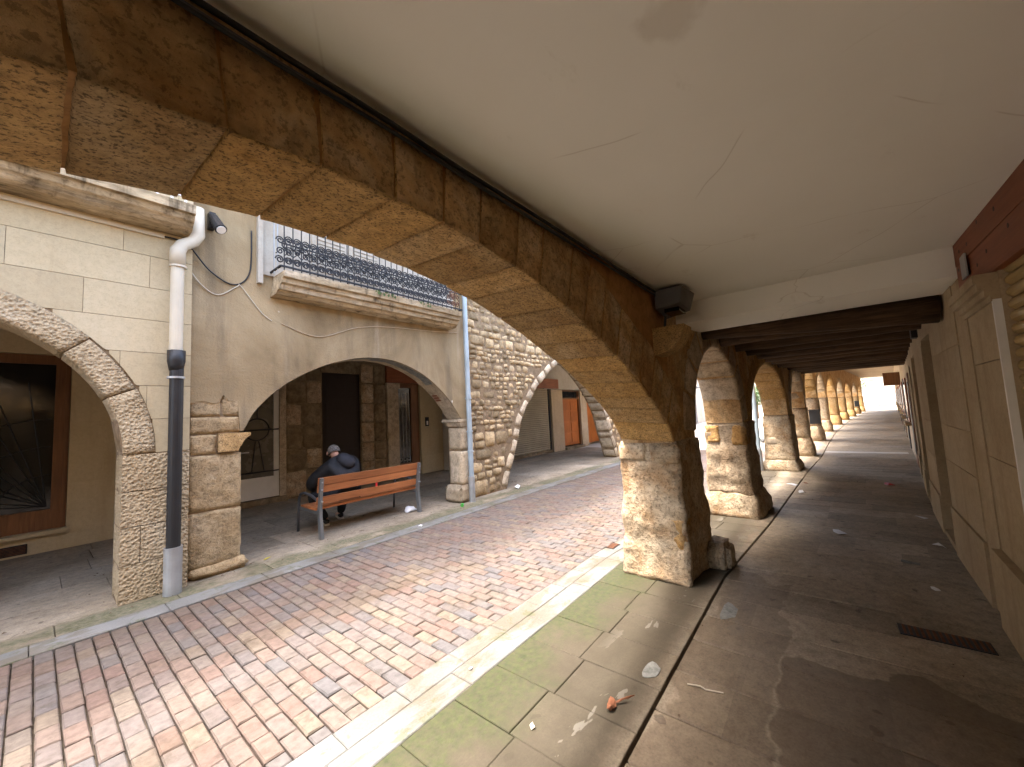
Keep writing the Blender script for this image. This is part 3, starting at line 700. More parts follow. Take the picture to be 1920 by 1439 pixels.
def ext(x): return EXTF(x) if EXT[0][0] <= x <= EXT[-1][0] else 0.      # extrados of the ring
z = 1.483; r_ = 0
while z < 6.2:
    hgt = .358 if z < 3.8 else .45; off = (.37, .85, .1, .62)[r_ % 4]
    x = -3.2 - off
    while x < 1.12:
        xa, xb = max(x, -3.2), min(x + .96, 1.115)
        if xb - xa > .05:
            n = 40; ok = [q_ for q_ in (xa + (xb - xa) * i_ / 48 for i_ in range(49)) if not ext(q_) or ext(q_) < z + hgt - .03]
            if len(ok) < 4: x += .96; continue
            xa, xb = ok[0], ok[-1]; mb = arch_wall(xa + .002, xb - .002, z + hgt - .003, lambda q: max(z + .002, ext(q) if ext(q) else z + .002), YA, YA + .05, None, n)
            if min(p[2] for p in mb.v) < z + hgt - .05:
                keep = [p for p in mb.v if p[2] < z + hgt - .02]
                O("ashlar_block", mb, ASH, coreA)
        x += .96
    z += hgt; r_ += 1
for (a, b, q) in ((0, .37, 1), (.375, .74, 2), (.745, 1.10, 1), (1.105, 1.478, 1)):
    cuts = [.578, 1.117] if q == 1 else [.578, .73, 1.117]
    for xa, xb in zip(cuts, cuts[1:]):
        mb = MB(); mb.rock(xa, xb - .003, YA - .014, YA + .456, a, b - .0012, .1, .002, .002, 6., a * 9); O("rough_block", mb, PECK, coreA, smooth=False)
# cornice slab with balcony rail above
cb = [(YA + .02, 3.93), (YA - .22, 3.935), (YA - .26, 3.96), (YA - .30, 4.0), (YA - .33, 4.02), (YA - .36, 4.07), (YA - .40, 4.08), (YA - .40, 4.18), (YA + .02, 4.18)]
mb = MB(); mb.prism(cb, 0, -3.2, 1.06); bal = O("balcony_slab", mb, SLABC, hA)
rl = B("railing", hA, WHITEP, (-3.1, 1.04, YA - .38, YA - .34, 5.05, 5.09), (-3.1, 1.04, YA - .375, YA - .345, 4.25, 4.275))
x = -3.05
while x < 1.04:
    mb = MB(); mb.tube([(x, YA - .36, 4.18), (x, YA - .36, 5.06)], .012, 6); O("baluster", mb, WHITEP, rl); x += .115
B("white_blind", hA, WHITEP, (-1.6, .6, YA - .03, YA - .002, 4.3, 6.0))
B("cable_trunking", hA, PVCW, (-3., .86, YA - .03, YA - .001, 3.86, 3.9))
mr = MB(); mr.add([(-9, YA - .5, 6.4), (1.12, YA - .5, 6.4), (1.12, YA + 6, 8.0), (-9, YA + 6, 8.0), (-9, YA - .5, 6.52), (1.12, YA - .5, 6.52), (1.12, YA + 6, 8.15), (-9, YA + 6, 8.15)], [(0, 3, 2, 1), (4, 5, 6, 7), (0, 1, 5, 4), (1, 2, 6, 5), (2, 3, 7, 6), (3, 0, 4, 7)]); O("roof", mr, TILE, hA)
B("porch_ceiling", hA, PL_WARM, (-9, 1.118, YA + .46, 9.21, 3.3, 3.45)); 
B("upper_wall", hA, PL_WARM, (-9, 1.118, 9.21, 12, 3.3, 6.9), (-9, -8.9, YA + .46, 9.21, 3.45, 6.3), (1.0, 1.117, YA + .46, 9.2, 3.45, 6.3))
ybA = 9.2
bkA = B("back_wall", hA, ASH, (.36, 1.2, ybA, ybA + .3, 0, 3.3), (-9, -1.5, ybA, ybA + .3, 0, 3.3), (-1.5, .36, ybA, ybA + .3, 2.97, 3.3), (-1.5, .36, ybA - .002, ybA + .3, 0, .26))
for z0, z1 in ((0, .98), (.985, 1.9), (1.905, 2.96)): B("ashlar_block", bkA, ASH, (.364, .74, ybA - .012, ybA + .02, z0 + .02, z1 - .003))
B("step", bkA, ASH, (-1.5, .37, ybA - .10, ybA + .05, .262, .32))
dA = B("shop_door", hA, BROWNW, (-1.5, .355, ybA + .02, ybA + .1, .325, .62), (.20, .355, ybA + .02, ybA + .1, .62, 2.96), (-1.5, .20, ybA + .021, ybA + .1, 2.82, 2.96), (-1.5, -1.36, ybA + .02, ybA + .1, .62, 2.82), (.30, .33, ybA + .0, ybA + .02, .4, 2.94))
B("pane", dA, GLASSD, (-1.36, .20, ybA + .06, ybA + .07, .62, 2.82))
for a in range(9):
    mb = MB(); t = math.radians(8 + a * 19); ln = 1.6
    mb.tube([(.16, ybA + .05, .66), (max(-1.34, .16 - ln * math.sin(t)), ybA + .05, min(2.8, .66 + 1.9 * abs(math.cos(t))))], .008, 5); O("grille_bar", mb, IRON, dA)
for k in range(3):
    mb = MB(); rr = .5 + .42 * k; mb.tube([(.18 - rr * math.sin(math.radians(q)), ybA + .045, .64 + rr * math.cos(math.radians(q))) for q in range(0, 91, 9)], .007, 5); O("grille_bar", mb, IRON, dA)
vt = B("vent_grate", hA, IRON, (-.27, .0, ybA - .012, ybA - .003, .03, .17))
for k in range(6): B("louvre", vt, RUST, (-.255, -.015, ybA - .022, ybA - .013, .045 + k * .02, .054 + k * .02))

# ------------------------------------------------------------------ brown rendered house (B)
YB = 5.7
hB = thing("rendered_house", (3.3, YB, 0), "brown weathered rendered house with a balcony above a broad round arch", "house", "houses along the far side of the street")
archB = Curve([(1.66, 1.65), (1.8, 1.92), (2.12, 2.24), (2.62, 2.53), (3.15, 2.70), (3.60, 2.745), (4.05, 2.69), (4.55, 2.49), (4.98, 2.18), (5.26, 1.88), (5.42, 1.66)])
jag = {i: R.uniform(-.05, .05) for i in range(40)}
def zlB(x):
    z = archB.z(x)
    if z is None: z = 1.66
    if x < 1.60: z = max(z, 2.03 + jag[int(x * 22) % 40] * .5 + max(0., .10 - abs(x - 1.46) * 2.2))
    return z
mbB = arch_wall(1.122, 5.60, 7.9, zlB, YB, YB + .42, None, 150)
fB = O("facade_wall", mbB, PLB, hB)
B("pier_core", hB, MORTAR, (1.125, 1.63, YB + .04, YB + .41, 0, 2.2)); B("pier_core", hB, MORTAR, (5.43, 5.598, YB + .02, YB + .41, 0, 1.7))
# exposed stones at the foot of the render
pc = O("pier_stonework", MB().box(1.14, 1.6, YB + .03, YB + .4, .1, 2.0), MORTAR, hB)
for (xa, xb, za, zb, s_) in ((1.125, 1.655, .10, .742, 1), (1.125, 1.65, .745, 1.405, 2), (1.125, 1.40, 1.41, 1.64, 3), (1.125, 1.66, 1.645, 1.85, 4), (1.125, 1.44, 1.852, 2.14, 5), (1.443, 1.63, 1.852, 2.16, 6)):
    mb = MB(); mb.rock(xa, xb, YB + .006, YB + .41, za, zb, .04, .012, .013, 6., 1.7); O("stone", mb, ST_TAN, pc, smooth=True)
mb = MB(); mb.rock(1.13, 1.72, YB - .06, YB + .42, -.02, .13, .06, .04, .03, 5., 3.3); O("stone", mb, ST_TAN, pc, smooth=True)
capP = [(1.40, 1.42), (1.60, 1.42), (1.62, 1.46), (1.66, 1.53), (1.70, 1.58), (1.735, 1.60), (1.735, 1.64), (1.40, 1.64)]
mb = MB(); mb.prism(capP, 1, YB - .03, YB + .41); O("capital", mb, ST_ARCH, pc)
# right-hand column
mb = MB(); mb.rock(5.40, 5.595, YB - .005, YB + .40, .34, 1.02, .06, .02, .008, 5., 1.); colB = O("column", mb, ST_VOC, hB, smooth=True)
mb = MB(); mb.rock(5.405, 5.595, YB - .003, YB + .40, 1.025, 1.50, .06, .02, .008, 5., 2.); O("stone", mb, ST_VOC, colB, smooth=True)
mb = MB(); mb.rock(5.28, 5.595, YB - .06, YB + .44, -.01, .33, .05, .06, .02, 5., 5.); O("base", mb, ST_VOC, colB, smooth=True)
mb = MB()
for a, b, d in ((1.502, 1.53, .015), (1.53, 1.56, .035), (1.56, 1.60, .05), (1.60, 1.655, .10)): mb.box(5.40 - d, 5.597, YB - .02 - d * .3, YB + .40 + d * .5, a, b)
O("capital", mb, ST_VOC, colB)
# peeling intrados: grey patch and bare bricks
def soffit_patch(s0, s1, v0, v1, t, mat, name, seed):
    mb = MB(); n, m = 16, 6; vs = []; fs = []
    for i in range(n + 1):
        for j in range(m + 1):
            x, z, nx, nz = archB.at(archB.L * (s0 + (s1 - s0) * i / n)); e = .06 * noise.noise(Vector((i * .6 + seed, seed, 0)))
            vs.append((x - nx * t, min(YB + .41, max(YB + .004, v0 + (v1 - v0) * j / m + (e if j in (0, m) else 0))), z - nz * t))
    for i in range(n):
        for j in range(m): fs.append((i * (m + 1) + j, (i + 1) * (m + 1) + j, (i + 1) * (m + 1) + j + 1, i * (m + 1) + j + 1))
    mb.add(vs, fs); return O(name, mb, mat, fB)
soffit_patch(.0, 1., YB + .01, YB + .41, .003, ST_VOC, "soffit_coat", 0)
soffit_patch(.50, .79, YB + .03, YB + .24, .010, CONC, "grey_patch", 3)
soffit_patch(.42, .52, YB + .02, YB + .12, .010, CONC, "grey_patch", 8)
for k in range(3):
    s0 = .855 + .014 * k
    soffit_patch(s0, s0 + .011, YB + .22, YB + .38, .012, TERRA, "bare_brick", 5 + k)
# balcony
sp = [(YB + .02, 3.44), (YB - .20, 3.45), (YB - .24, 3.49), (YB - .28, 3.50), (YB - .30, 3.56), (YB - .345, 3.575), (YB - .36, 3.63), (YB - .40, 3.645), (YB - .415, 3.73), (YB + .02, 3.73)]
mb = MB()
n = 40; prof = sp
for i in range(n + 1):
    x = 2.0 + 3.15 * i / n; e = .0 if 0 < i < n else 0
    for j, (y, z) in enumerate(prof):
        q = noise.noise_vector(Vector((x * 6, y * 9, z * 9))) * .008; mb.v.append((x + q.x + (.12 * (z - 3.73) * (-1 if i == 0 else 1 if i == n else 0) * -1 * (1 if i in (0, n) else 0)), y + q.y, z + q.z))
P_ = len(prof)
for i in range(n):
    for j in range(P_): mb.f.append((i * P_ + j, i * P_ + (j + 1) % P_, (i + 1) * P_ + (j + 1) % P_, (i + 1) * P_ + j)); mb.mi.append(0)
mb.f += [tuple(range(P_)), tuple(n * P_ + j for j in range(P_))[::-1]]; mb.mi += [0, 0]
bs = O("balcony_slab", mb, SLABC, hB)
bk = MB(); bk.prism([(YB + .02, 3.20), (YB - .04, 3.22), (YB - .18, 3.42), (YB - .18, 3.452), (YB + .02, 3.452)], 0, 3.75, 3.95)
yr = YB - .38
rail = B("railing", hB, IRON, (1.96, 5.20, yr - .012, yr + .012, 3.77, 3.79), (1.96, 5.20, yr - .01, yr + .01, 4.08, 4.095), (1.96, 5.20, yr - .02, yr + .02, 4.68, 4.71), (1.95, 1.974, yr, YB, 3.77, 3.79), (1.95, 1.97, yr, YB, 4.68, 4.71), (5.19, 5.21, yr, YB, 3.77, 3.79), (5.19, 5.21, yr, YB, 4.68, 4.71))
def spiral(cx, cz, r, turns, dirn, a0, n=16):
    return [(cx + r * (1 - .75 * k / n) * math.cos(a0 + dirn * turns * 2 * math.pi * k / n), yr, cz + r * (1 - .75 * k / n) * math.sin(a0 + dirn * turns * 2 * math.pi * k / n)) for k in range(n + 1)]
x = 2.0; k = 0
while x < 5.19:
    mb = MB(); mb.tube([(x, yr, 3.73), (x, yr, 4.69)], .0075, 6); O("baluster", mb, IRON, rail)
    if x < 5.12:
        mb = MB()
        for s_ in (-1, 1):
            mb.tube(spiral(x + s_ * .055, 3.86, .052, 1.6, s_, math.pi / 2 - s_ * math.pi / 2), .0095, 5)
            mb.tube(spiral(x + s_ * .05, 3.975 + .03 * (k % 3), .05, 1.4, -s_, math.pi / 2 + s_ * math.pi / 2), .009, 5)
        for s_ in (-1, 1): mb.tube(spiral(x + s_ * .05, 4.12 + .03 * (k % 2), .05, 1.5, s_, math.pi / 2 - s_ * math.pi / 2), .009, 5)
        mb.tube([(x - .1, yr, 3.93), (x, yr, 4.04), (x + .1, yr, 3.93)], .007, 5)
        mb.tube([(x + .03 * math.cos(q), yr - .008, 4.06 + .03 * math.sin(q)) for q in [i * .7 for i in range(10)]], .009, 5)
        O("scroll", mb, RUST if k in (27, 28) else IRON, rail)
    x += .108; k += 1
for yy in (YB - .27, YB - .15): 
    mb = MB(); mb.tube([(1.96, yy, 3.73), (1.96, yy, 4.69)], .0075, 6); O("baluster", mb, STEEL, rail)
# balcony doors and light-coloured upper wall
B("pale_surround", hB, PL_PALE, (1.86, 5.3, YB - .028, YB - .001, 3.735, 6.4), (1.80, 1.858, YB - .07, YB - .001, 3.60, 6.4))
for i, (xa, xb) in enumerate(((2.5, 3.05), (3.07, 3.62), (4.1, 4.85))):
    d_ = B("balcony_door", hB, PL_PALE, (xa, xb, YB - .06, YB - .029, 3.74, 6.0))
    if i != 2:
        for q in range(22): B("louvre", d_, PL_PALE, (xa + .06, xb - .06, YB - .075, YB - .061, 3.84 + q * .06, 3.88 + q * .06))
    else: B("pane", d_, PL_PALE, (xa + .08, xb - .08, YB - .066, YB - .059, 3.9, 5.9))
for i in range(5):
    q = (3.35, 3.5, 3.62, 4.2, 4.35)[i]; mb = MB()
    for l in range(9):
        a = R.uniform(0, 6.28); rr = R.uniform(.02, .06); c = Vector((q + rr * math.cos(a), yr - .03 + .02 * math.sin(a), 3.72 + rr * math.sin(a) * .7)); e = R.uniform(.012, .026)
        mb.add([c + Vector((e, 0, 0)), c + Vector((0, -.01, e)), c + Vector((-e, 0, 0)), c + Vector((0, .004, -e))], [(0, 1, 2, 3)])
    o = O("wall_weed", mb, LEAFY); tag(o, "tiny green weed rooted in the balcony ledge of the rendered house", "weed", "weeds on the balcony ledge")
mr = MB(); mr.add([(1.12, YB - .5, 7.9), (5.62, YB - .5, 7.9), (5.62, YB + 6, 9.4), (1.12, YB + 6, 9.4), (1.12, YB - .5, 8.02), (5.62, YB - .5, 8.02), (5.62, YB + 6, 9.55), (1.12, YB + 6, 9.55)], [(0, 3, 2, 1), (4, 5, 6, 7), (0, 1, 5, 4), (1, 2, 6, 5), (2, 3, 7, 6), (3, 0, 4, 7)]); O("roof", mr, TILE, hB)
ybB = 9.8
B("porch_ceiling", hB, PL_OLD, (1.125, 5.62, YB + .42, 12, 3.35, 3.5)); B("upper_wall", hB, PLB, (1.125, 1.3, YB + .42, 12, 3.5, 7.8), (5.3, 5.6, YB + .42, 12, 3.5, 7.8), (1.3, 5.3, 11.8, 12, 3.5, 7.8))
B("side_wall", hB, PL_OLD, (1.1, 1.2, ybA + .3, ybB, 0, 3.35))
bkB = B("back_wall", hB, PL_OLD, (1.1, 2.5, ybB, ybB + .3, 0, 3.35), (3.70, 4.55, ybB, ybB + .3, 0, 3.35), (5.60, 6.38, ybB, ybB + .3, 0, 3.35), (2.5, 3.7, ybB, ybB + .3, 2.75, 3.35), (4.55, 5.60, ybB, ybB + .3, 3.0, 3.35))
rr_ = 0
for z0, z1 in ((.02, .62), (.63, 1.12), (1.13, 1.68), (1.69, 2.2), (2.21, 2.75), (2.76, 3.3)):
    cuts = [3.71, 4.1 + R.uniform(-.12, .12), 4.545]
    for a, b in zip(cuts, cuts[1:]):
        mb = MB(); mb.rock(a, b - .008, ybB - .03, ybB + .05, z0, z1 - .008, .08, .02, .012, 6., z0 * 3 + a); O("stone", mb, PL_OLD if rr_ % 3 else ST_PIL, bkB, smooth=True); rr_ += 1
    for a, b in ((5.61, 5.98), (5.99, 6.36)):
        mb = MB(); mb.rock(a, b - .008, ybB - .05, ybB + .05, z0, z1 - .008, .08, .02, .014, 6., z0 * 5 + a); O("stone", mb, ST_PIL if a < 5.8 else PL_OLD, bkB, smooth=True)
dk = B("dark_door", hB, DARKDOOR, (4.555, 5.595, ybB + .06, ybB + .12, .0, 3.0))
for z0, z1 in ((.15, 1.0), (1.1, 2.85)): B("panel", dk, DARKDOOR, (4.66, 5.5, ybB + .045, ybB + .061, z0, z1))
gd = B("glazed_door", hB, WHITEP, (2.5, 3.68, ybB + .02, ybB + .1, .12, .58), (3.46, 3.68, ybB + .021, ybB + .1, .58, 2.75), (2.5, 2.6, ybB + .02, ybB + .1, .58, 2.75), (2.6, 3.46, ybB + .02, ybB + .1, 2.62, 2.75))
tag(gd, "grey glazed door with iron circle motif")
B("pane", gd, M_plain("dusty_glass", (.10, .085, .06), .25, 0, .15, 2, .02), (2.6, 3.46, ybB + .055, ybB + .065, .58, 2.62))
mb = MB(); mb.tube([(3.13 + .24 * math.cos(q), ybB + .03, 1.64 + .24 * math.sin(q)) for q in [i * math.pi / 12 for i in range(25)]], .012, 6); O("iron_ring", mb, IRON, gd)
for p_ in (((2.55, 1.63), (3.56, 1.63)), ((2.55, .70), (3.56, .70)), ((3.10, 1.38), (3.02, .72)), ((3.16, 1.38), (3.27, .72)), ((3.13, 1.88), (3.13, 2.6))):
    mb = MB(); mb.tube([(p_[0][0], ybB + .02, p_[0][1]), (p_[1][0], ybB + .02, p_[1][1])], .016 if p_[0][0] == 2.55 else .009, 6); O("iron_bar", mb, IRON, gd)
B("handle", gd, STEEL, (2.82, 2.96, ybB - .03, ybB - .01, 1.14, 1.165))
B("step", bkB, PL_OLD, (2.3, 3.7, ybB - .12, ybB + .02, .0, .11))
B("downpipe_duct", bkB, ST_PALE, (3.56, 3.70, ybB - .045, ybB + .0, .05, 3.3))
# entrance beside it: lintel, pilaster, grille door, intercom
B("lintel_beam", hB, REDW, (6.39, 8.9, ybB - .06, ybB + .2, 2.80, 3.34))
B('upper_back_wall', hB, PL_OLD, (5.45, 8.9, ybB + .01, ybB + .3, 3.345, 3.8))
q = B("pilaster", hB, ST_VOC, (6.40, 6.765, ybB - .05, ybB + .2, 0, 2.62)); B("capital", q, ST_VOC, (6.37, 6.81, ybB - .08, ybB + .2, 2.622, 2.78))
gr = B("grille_door", hB, BROWNW, (6.77, 6.80, ybB + .05, ybB + .15, 0, 2.79), (7.28, 7.56, ybB + .05, ybB + .15, 0, 2.79), (6.80, 7.28, ybB + .05, ybB + .15, 2.66, 2.79), (6.80, 7.28, ybB + .05, ybB + .15, 0, .4))
B("pane", gr, GLASSD, (6.80, 7.28, ybB + .10, ybB + .11, .4, 2.66))
for k in range(4):
    mb = MB(); xx = 6.86 + k * .12; mb.tube([(xx, ybB + .06, .42), (xx, ybB + .06, 2.5)], .006, 5); O("grille_bar", mb, STEEL, gr)
for k in range(3):
    mb = MB(); xx = 6.88 + k * .14; mb.tube([(xx + .05 * math.cos(a * .6), ybB + .05, .52 + .05 * math.sin(a * .6)) for a in range(12)], .009, 5); O("scroll", mb, STEEL, gr)
B("orange_sticker", gr, TERRA, (7.46, 7.50, ybB + .043, ybB + .05, 1.05, 1.28))
q = B("entrance_wall", hB, ASH, (7.57, 8.45, ybB - .02, ybB + .2, 0, 2.795))
B("ashlar_block", q, ASH, (7.574, 8.446, ybB - .032, ybB - .018, .02, .55)); B("ashlar_block", q, ASH, (7.574, 8.446, ybB - .032, ybB - .018, .555, 1.95))
ic = B("intercom", hB, IRON, (7.74, 7.87, ybB - .055, ybB - .033, 1.46, 1.74)); B("screen", ic, WHITEP, (7.775, 7.835, ybB - .06, ybB - .054, 1.5, 1.62))
# ------------------------------------------------------------------ rubble stone house (C)
YC = 5.78
hC = thing("rubble_house", (9.8, YC, 0), "rough rubble-stone house with a pointed-looking stone arch beside the blue-grey pipe", "house", "houses along the far side of the street")
lC = [(6.90, .0), (7.09, .47), (7.27, .80), (7.41, 1.13), (7.64, 1.62), (8.2, 2.24), (8.67, 2.61), (9.25, 2.97), (9.9, 3.16)]
archC = Curve(lC + [(19.8 - x, z) for x, z in lC[::-1]][1:])
coreC = O("facade_wall", arch_wall(5.63, 15.0, 9.8, lambda x: (archC.z(x) + .05) if archC.z(x) else 0., YC + .024, YC + .5, None, 120), MORTAR, hC)
voussoirs(archC, .36, .24, YC - .012, YC + .50, None, ST_VOC, coreC, name="voussoir", gap=.012, amp=.014, res=.08, rnd=.03, jit=.22, dv=.012)
extC = []
for i in range(161):
    x, z, nx, nz = archC.at(archC.L * i / 160); extC.append((x + nx * .25, z + nz * .25))
extC = [(extC[0][0] + .1, -1.)] + extC + [(extC[-1][0] - .1, -1.)]
def inside(x, z):
    if abs(x - 9.9) > 3.4: return False
    c = 0
    for (ax, az), (bx, bz) in zip(extC, extC[1:] + extC[:1]):
        if (az > z) != (bz > z) and x < ax + (bx - ax) * (z - az) / (bz - az): c ^= 1
    return bool(c)
z = 0.; ns = 0; restC = MB(); cand = []
while z < 5.2:
    hgt = R.choice((.11, .14, .17, .2, .24)) * (1.45 if z < 1.2 else 1.); x = 5.66
    while x < 15:
        wd = hgt * R.uniform(.8, 2.3)
        split = hgt > .19 and R.random() < .35
        parts = [(z, z + hgt)] if not split else [(z, z + hgt * .52), (z + hgt * .52, z + hgt)]
        if split: wd = hgt * R.uniform(.6, 1.2)
        for (za, zb) in parts:
            cx, cz = x + wd / 2, (za + zb) / 2
            tests = [inside(x + wd * .95, za + (zb - za) * .1), inside(x + wd * .95, zb), inside(cx, za)]
            if sum(tests) < 1: cand.append((x, wd, za, zb))
            elif not inside(x, cz) and not inside(x + wd * .4, za):     # trim against the ring
                w2 = wd
                while w2 > .05 and (inside(x + w2, za) or inside(x + w2, cz)): w2 -= .02
                if w2 > .06: cand.append((x, w2, za, zb))
        x += wd
    z += hgt
cand.sort(key=lambda c: (c[0] > 9.4, c[0] ** 2 * .3 + c[2]))
for i, (x, wd, za, zb) in enumerate(cand):
    mb = MB(); wz = .03 * noise.noise(Vector((x * 1.3, za, 2))); pr = R.uniform(-.02, .022); rd = R.uniform(.25, .42); sk = R.uniform(-.12, .12)
    def fn(u, v, w_):
        a, b = 2 * u - 1, 2 * w_ - 1; k = 1.02 - .07 * (a * a * b * b) - (.02 * (a * a + b * b) if v < .5 else 0)
        return (x + wd / 2 + (wd / 2 - .004) * a * k + sk * b * .05, YC + pr + .16 * v + (.022 * (a ** 6 + b ** 6) * (1 - v)), (za + zb) / 2 + ((zb - za) / 2 - .003) * b * k + wz + sk * a * .06)
    big = ns < 296
    n = (5, 2, 4) if big else (3, 1, 3)
    mb.shell(fn, n, (.05, .1, .05), .022, 7., i * .77)
    if big: O("stone", mb, ST_RUB, coreC, smooth=True); ns += 1
    else: restC.add(mb.v, mb.f)
O("far_stones", restC, ST_RUB, coreC, smooth=True, kind="stuff")
B("corner_strip", hC, PL_OLD, (5.605, 5.70, YC - .06, YC + .3, 0, 9.7))
mr = MB(); mr.add([(5.62, YC - .5, 9.8), (15.1, YC - .5, 9.8), (15.1, YC + 6, 11), (5.62, YC + 6, 11), (5.62, YC - .5, 9.95), (15.1, YC - .5, 9.95), (15.1, YC + 6, 11.2), (5.62, YC + 6, 11.2)], [(0, 3, 2, 1), (4, 5, 6, 7), (0, 1, 5, 4), (1, 2, 6, 5), (2, 3, 7, 6), (3, 0, 4, 7)]); O("roof", mr, TILE, hC)
B("porch_ceiling", hC, PL_PALE, (5.62, 18.9, YC + .5, 12, 3.78, 3.95)); B("upper_wall", hC, PL_WARM, (5.62, 15.0, 11.5, 12, 3.95, 9.7), (14.7, 15.0, YC + .5, 11.5, 3.95, 9.7))
ybC = 9.05
B("back_wall", hC, PL_PALE, (8.9, 13.5, ybC + .02, ybC + .4, 3.14, 3.78), (13.5, 18.9, ybC + .02, ybC + .4, 2.70, 3.78), (17.1, 18.9, ybC + .25, ybC + .4, 0, 2.7), (8.45, 8.7, ybC, ybB + .3, 0, 3.78))
B("lintel_beam", hC, REDW, (8.9, 14.56, ybC - .03, ybC + .25, 2.72, 3.13))
q = B("roller_shutter", hC, SHUTC, (8.7, 13.83, ybC + .1, ybC + .14, 0.12, 2.72))
z = .16
while z < 2.70:
    mb = MB(); mb.prism([(ybC + .1, z - .036), (ybC + .075, z - .02), (ybC + .07, z + .005), (ybC + .085, z + .03), (ybC + .1, z + .036)], 0, 8.75, 13.8); O("slat", mb, SHUTC, q); z += .078
B("guide_rail", q, IRON, (13.83, 13.9, ybC + .05, ybC + .15, 0, 2.7)); B("sill", q, PL_OLD, (8.7, 13.85, ybC + .0, ybC + .14, 0, .115))
B("pilaster", hC, PL_WARM, (13.95, 14.85, ybC - .02, ybC + .2, 0, 2.68)); B("pilaster", hC, PL_WARM, (16.47, 17.1, ybC - .02, ybC + .2, 0, 2.68))
q = B("orange_door", hC, ORANGEW, (14.93, 16.42, ybC + .12, ybC + .18, .16, 2.26)); tag(q, "orange panelled wooden door with a dark transom")
for c in range(2):
    for r_ in range(4): B("panel", q, ORANGEW, (15.05 + c * .66, 15.62 + c * .66, ybC + .10, ybC + .121, .28 + r_ * .49, .70 + r_ * .49))
B("transom", q, GLASSD, (14.95, 16.4, ybC + .13, ybC + .15, 2.32, 2.62)); B("frame", q, BROWNW, (14.86, 14.94, ybC + .05, ybC + .2, .1, 2.66), (16.40, 16.468, ybC + .05, ybC + .2, .1, 2.66), (14.94, 16.4, ybC + .05, ybC + .2, 2.26, 2.32), (14.94, 16.4, ybC + .05, ybC + .2, 2.62, 2.66))
B("step", q, PL_OLD, (14.86, 16.47, ybC - .15, ybC + .2, 0, .10))
mb = MB(); mb.prism([(17.12, .12), (18.8, .12), (18.8, 1.8), (18.0, 2.4), (17.12, 2.66)], 1, ybC + .05, ybC + .1); O("wood_panel", mb, ORANGEW, hC)
mb = MB(); mb.tube([(16.72, ybC - .03, 2.48), (16.72, ybC - .13, 2.46)], .045, 10); O("wall_lamp", mb, IRON, hC)
B('light_block_wall', hC, DARKDOOR, (8.72, 19.4, ybC + .42, ybC + .6, 0, 3.78), (18.9, 19.4, YC + .5, ybC + .42, 0, 3.78)); B('light_block_wall', hB, DARKDOOR, (1.1, 8.7, ybB + .32, ybB + .5, 0, 3.35)); B('light_block_wall', hA, DARKDOOR, (-9, 1.1, ybA + .32, ybA + .5, 0, 3.3))  # unseen walls added behind the porches to stop light leaking through
# a farther house across the square and others closing the view
hD = thing("arcaded_house", (34, 9, 0), "far rendered house with grey shopfront across the bright square", "house", "houses round the square")
B("facade_wall", hD, PL_PALE, (29, 46, 9.0, 15, 0, 9)); B("shopfront", hD, GREYD, (29.5, 38, 8.93, 9.0, .1, 3.2)); B("awning", hD, GREYD, (29.5, 38, 8.4, 8.93, 3.2, 3.3))
for k in range(5): B("window", hD, BROWNW, (30 + k * 3, 31.2 + k * 3, 8.95, 9.0, 4.5, 6.6))
hE = thing("pale_house", (95, 0, 0), "pale sunlit house closing the far end of the street", "house", "houses round the square")
B("facade_wall", hE, PL_PALE, (95, 105, -25, 30, 0, 9))
for k in range(8): B('window', hE, ST_PALE, (94.9, 95, -18 + k * 5, -16.8 + k * 5, 4.6, 6.4))

# ------------------------------------------------------------------ pipes, lamps, cables
t = thing("downpipe", (.96, 5.48, 0), "rain pipe in cream plastic over black plastic with a steel foot, on the ashlar house", "pipe", "downpipes")
def cyl(name, parent, mat, x, y, r, z0, z1, n=14): m = MB(); m.lathe(x, y, [(r, z0), (r, z1)], n); return O(name, m, mat, parent, smooth=False)
cyl("steel_foot", t, STEEL, .97, 5.48, .078, 0, .48, 20); cyl("black_pipe", t, BLACKP, .97, 5.48, .062, .48, 2.45, 18)
m = MB(); m.lathe(.965, 5.48, [(.062, 2.36), (.072, 2.42), (.08, 2.46), (.08, 2.58), (.062, 2.585)], 18); O("socket", m, BLACKP, t, smooth=True)
cyl("cream_pipe", t, PVCW, .96, 5.48, .06, 2.55, 3.62, 18)
m = MB(); m.tube([(.96, 5.48, 3.55), (.96, 5.48, 3.72), (1.0, 5.49, 3.80), (1.1, 5.51, 3.88), (1.14, 5.52, 3.97), (1.14, 5.52, 4.3)], [.072, .072, .064, .064, .072, .06], 14); O("elbow", m, PVCW, t, smooth=True)
for z, mm in ((2.27, STEEL), (3.52, PVCW)): cyl("pipe_clamp", t, mm, .965, 5.48,   .078 if z < 3 else .078, z, z + .022, 18)
t = thing("downpipe", (5.57, 5.63, 0), "blue-grey rain pipe with steel foot at the edge of the rubble wall", "pipe", "downpipes")
cyl("steel_foot", t, STEEL, 5.55, 5.60, .062, 0, .5, 18); cyl("lower_pipe", t, PVCB, 5.55, 5.60, .052, .5, 1.4, 16); cyl("upper_pipe", t, PVCB, 5.55, 5.60, .05, 1.4, 7.7, 16)
for z in (.98, 1.38, 2.05): cyl("pipe_clamp", t, PVCB, 5.55, 5.60, .064, z, z + .03, 16)
t = thing("downpipe", (11.35, Yin(11.35) + .62, 0), "grey rain pipe standing before a tawny arcade pier", "pipe", "downpipes")
yy = Yin(11.35) + .66; cyl("steel_foot", t, STEEL, 11.35, yy, .065, 0, .55, 14); cyl("upper_pipe", t, PVCB, 11.35, yy, .05, .55, 3.2, 14)
t = thing("wall_spotlight", (1.3, 5.66, 4.15), "black spotlight bracketed to the rendered wall above the rain pipe", "lamp")
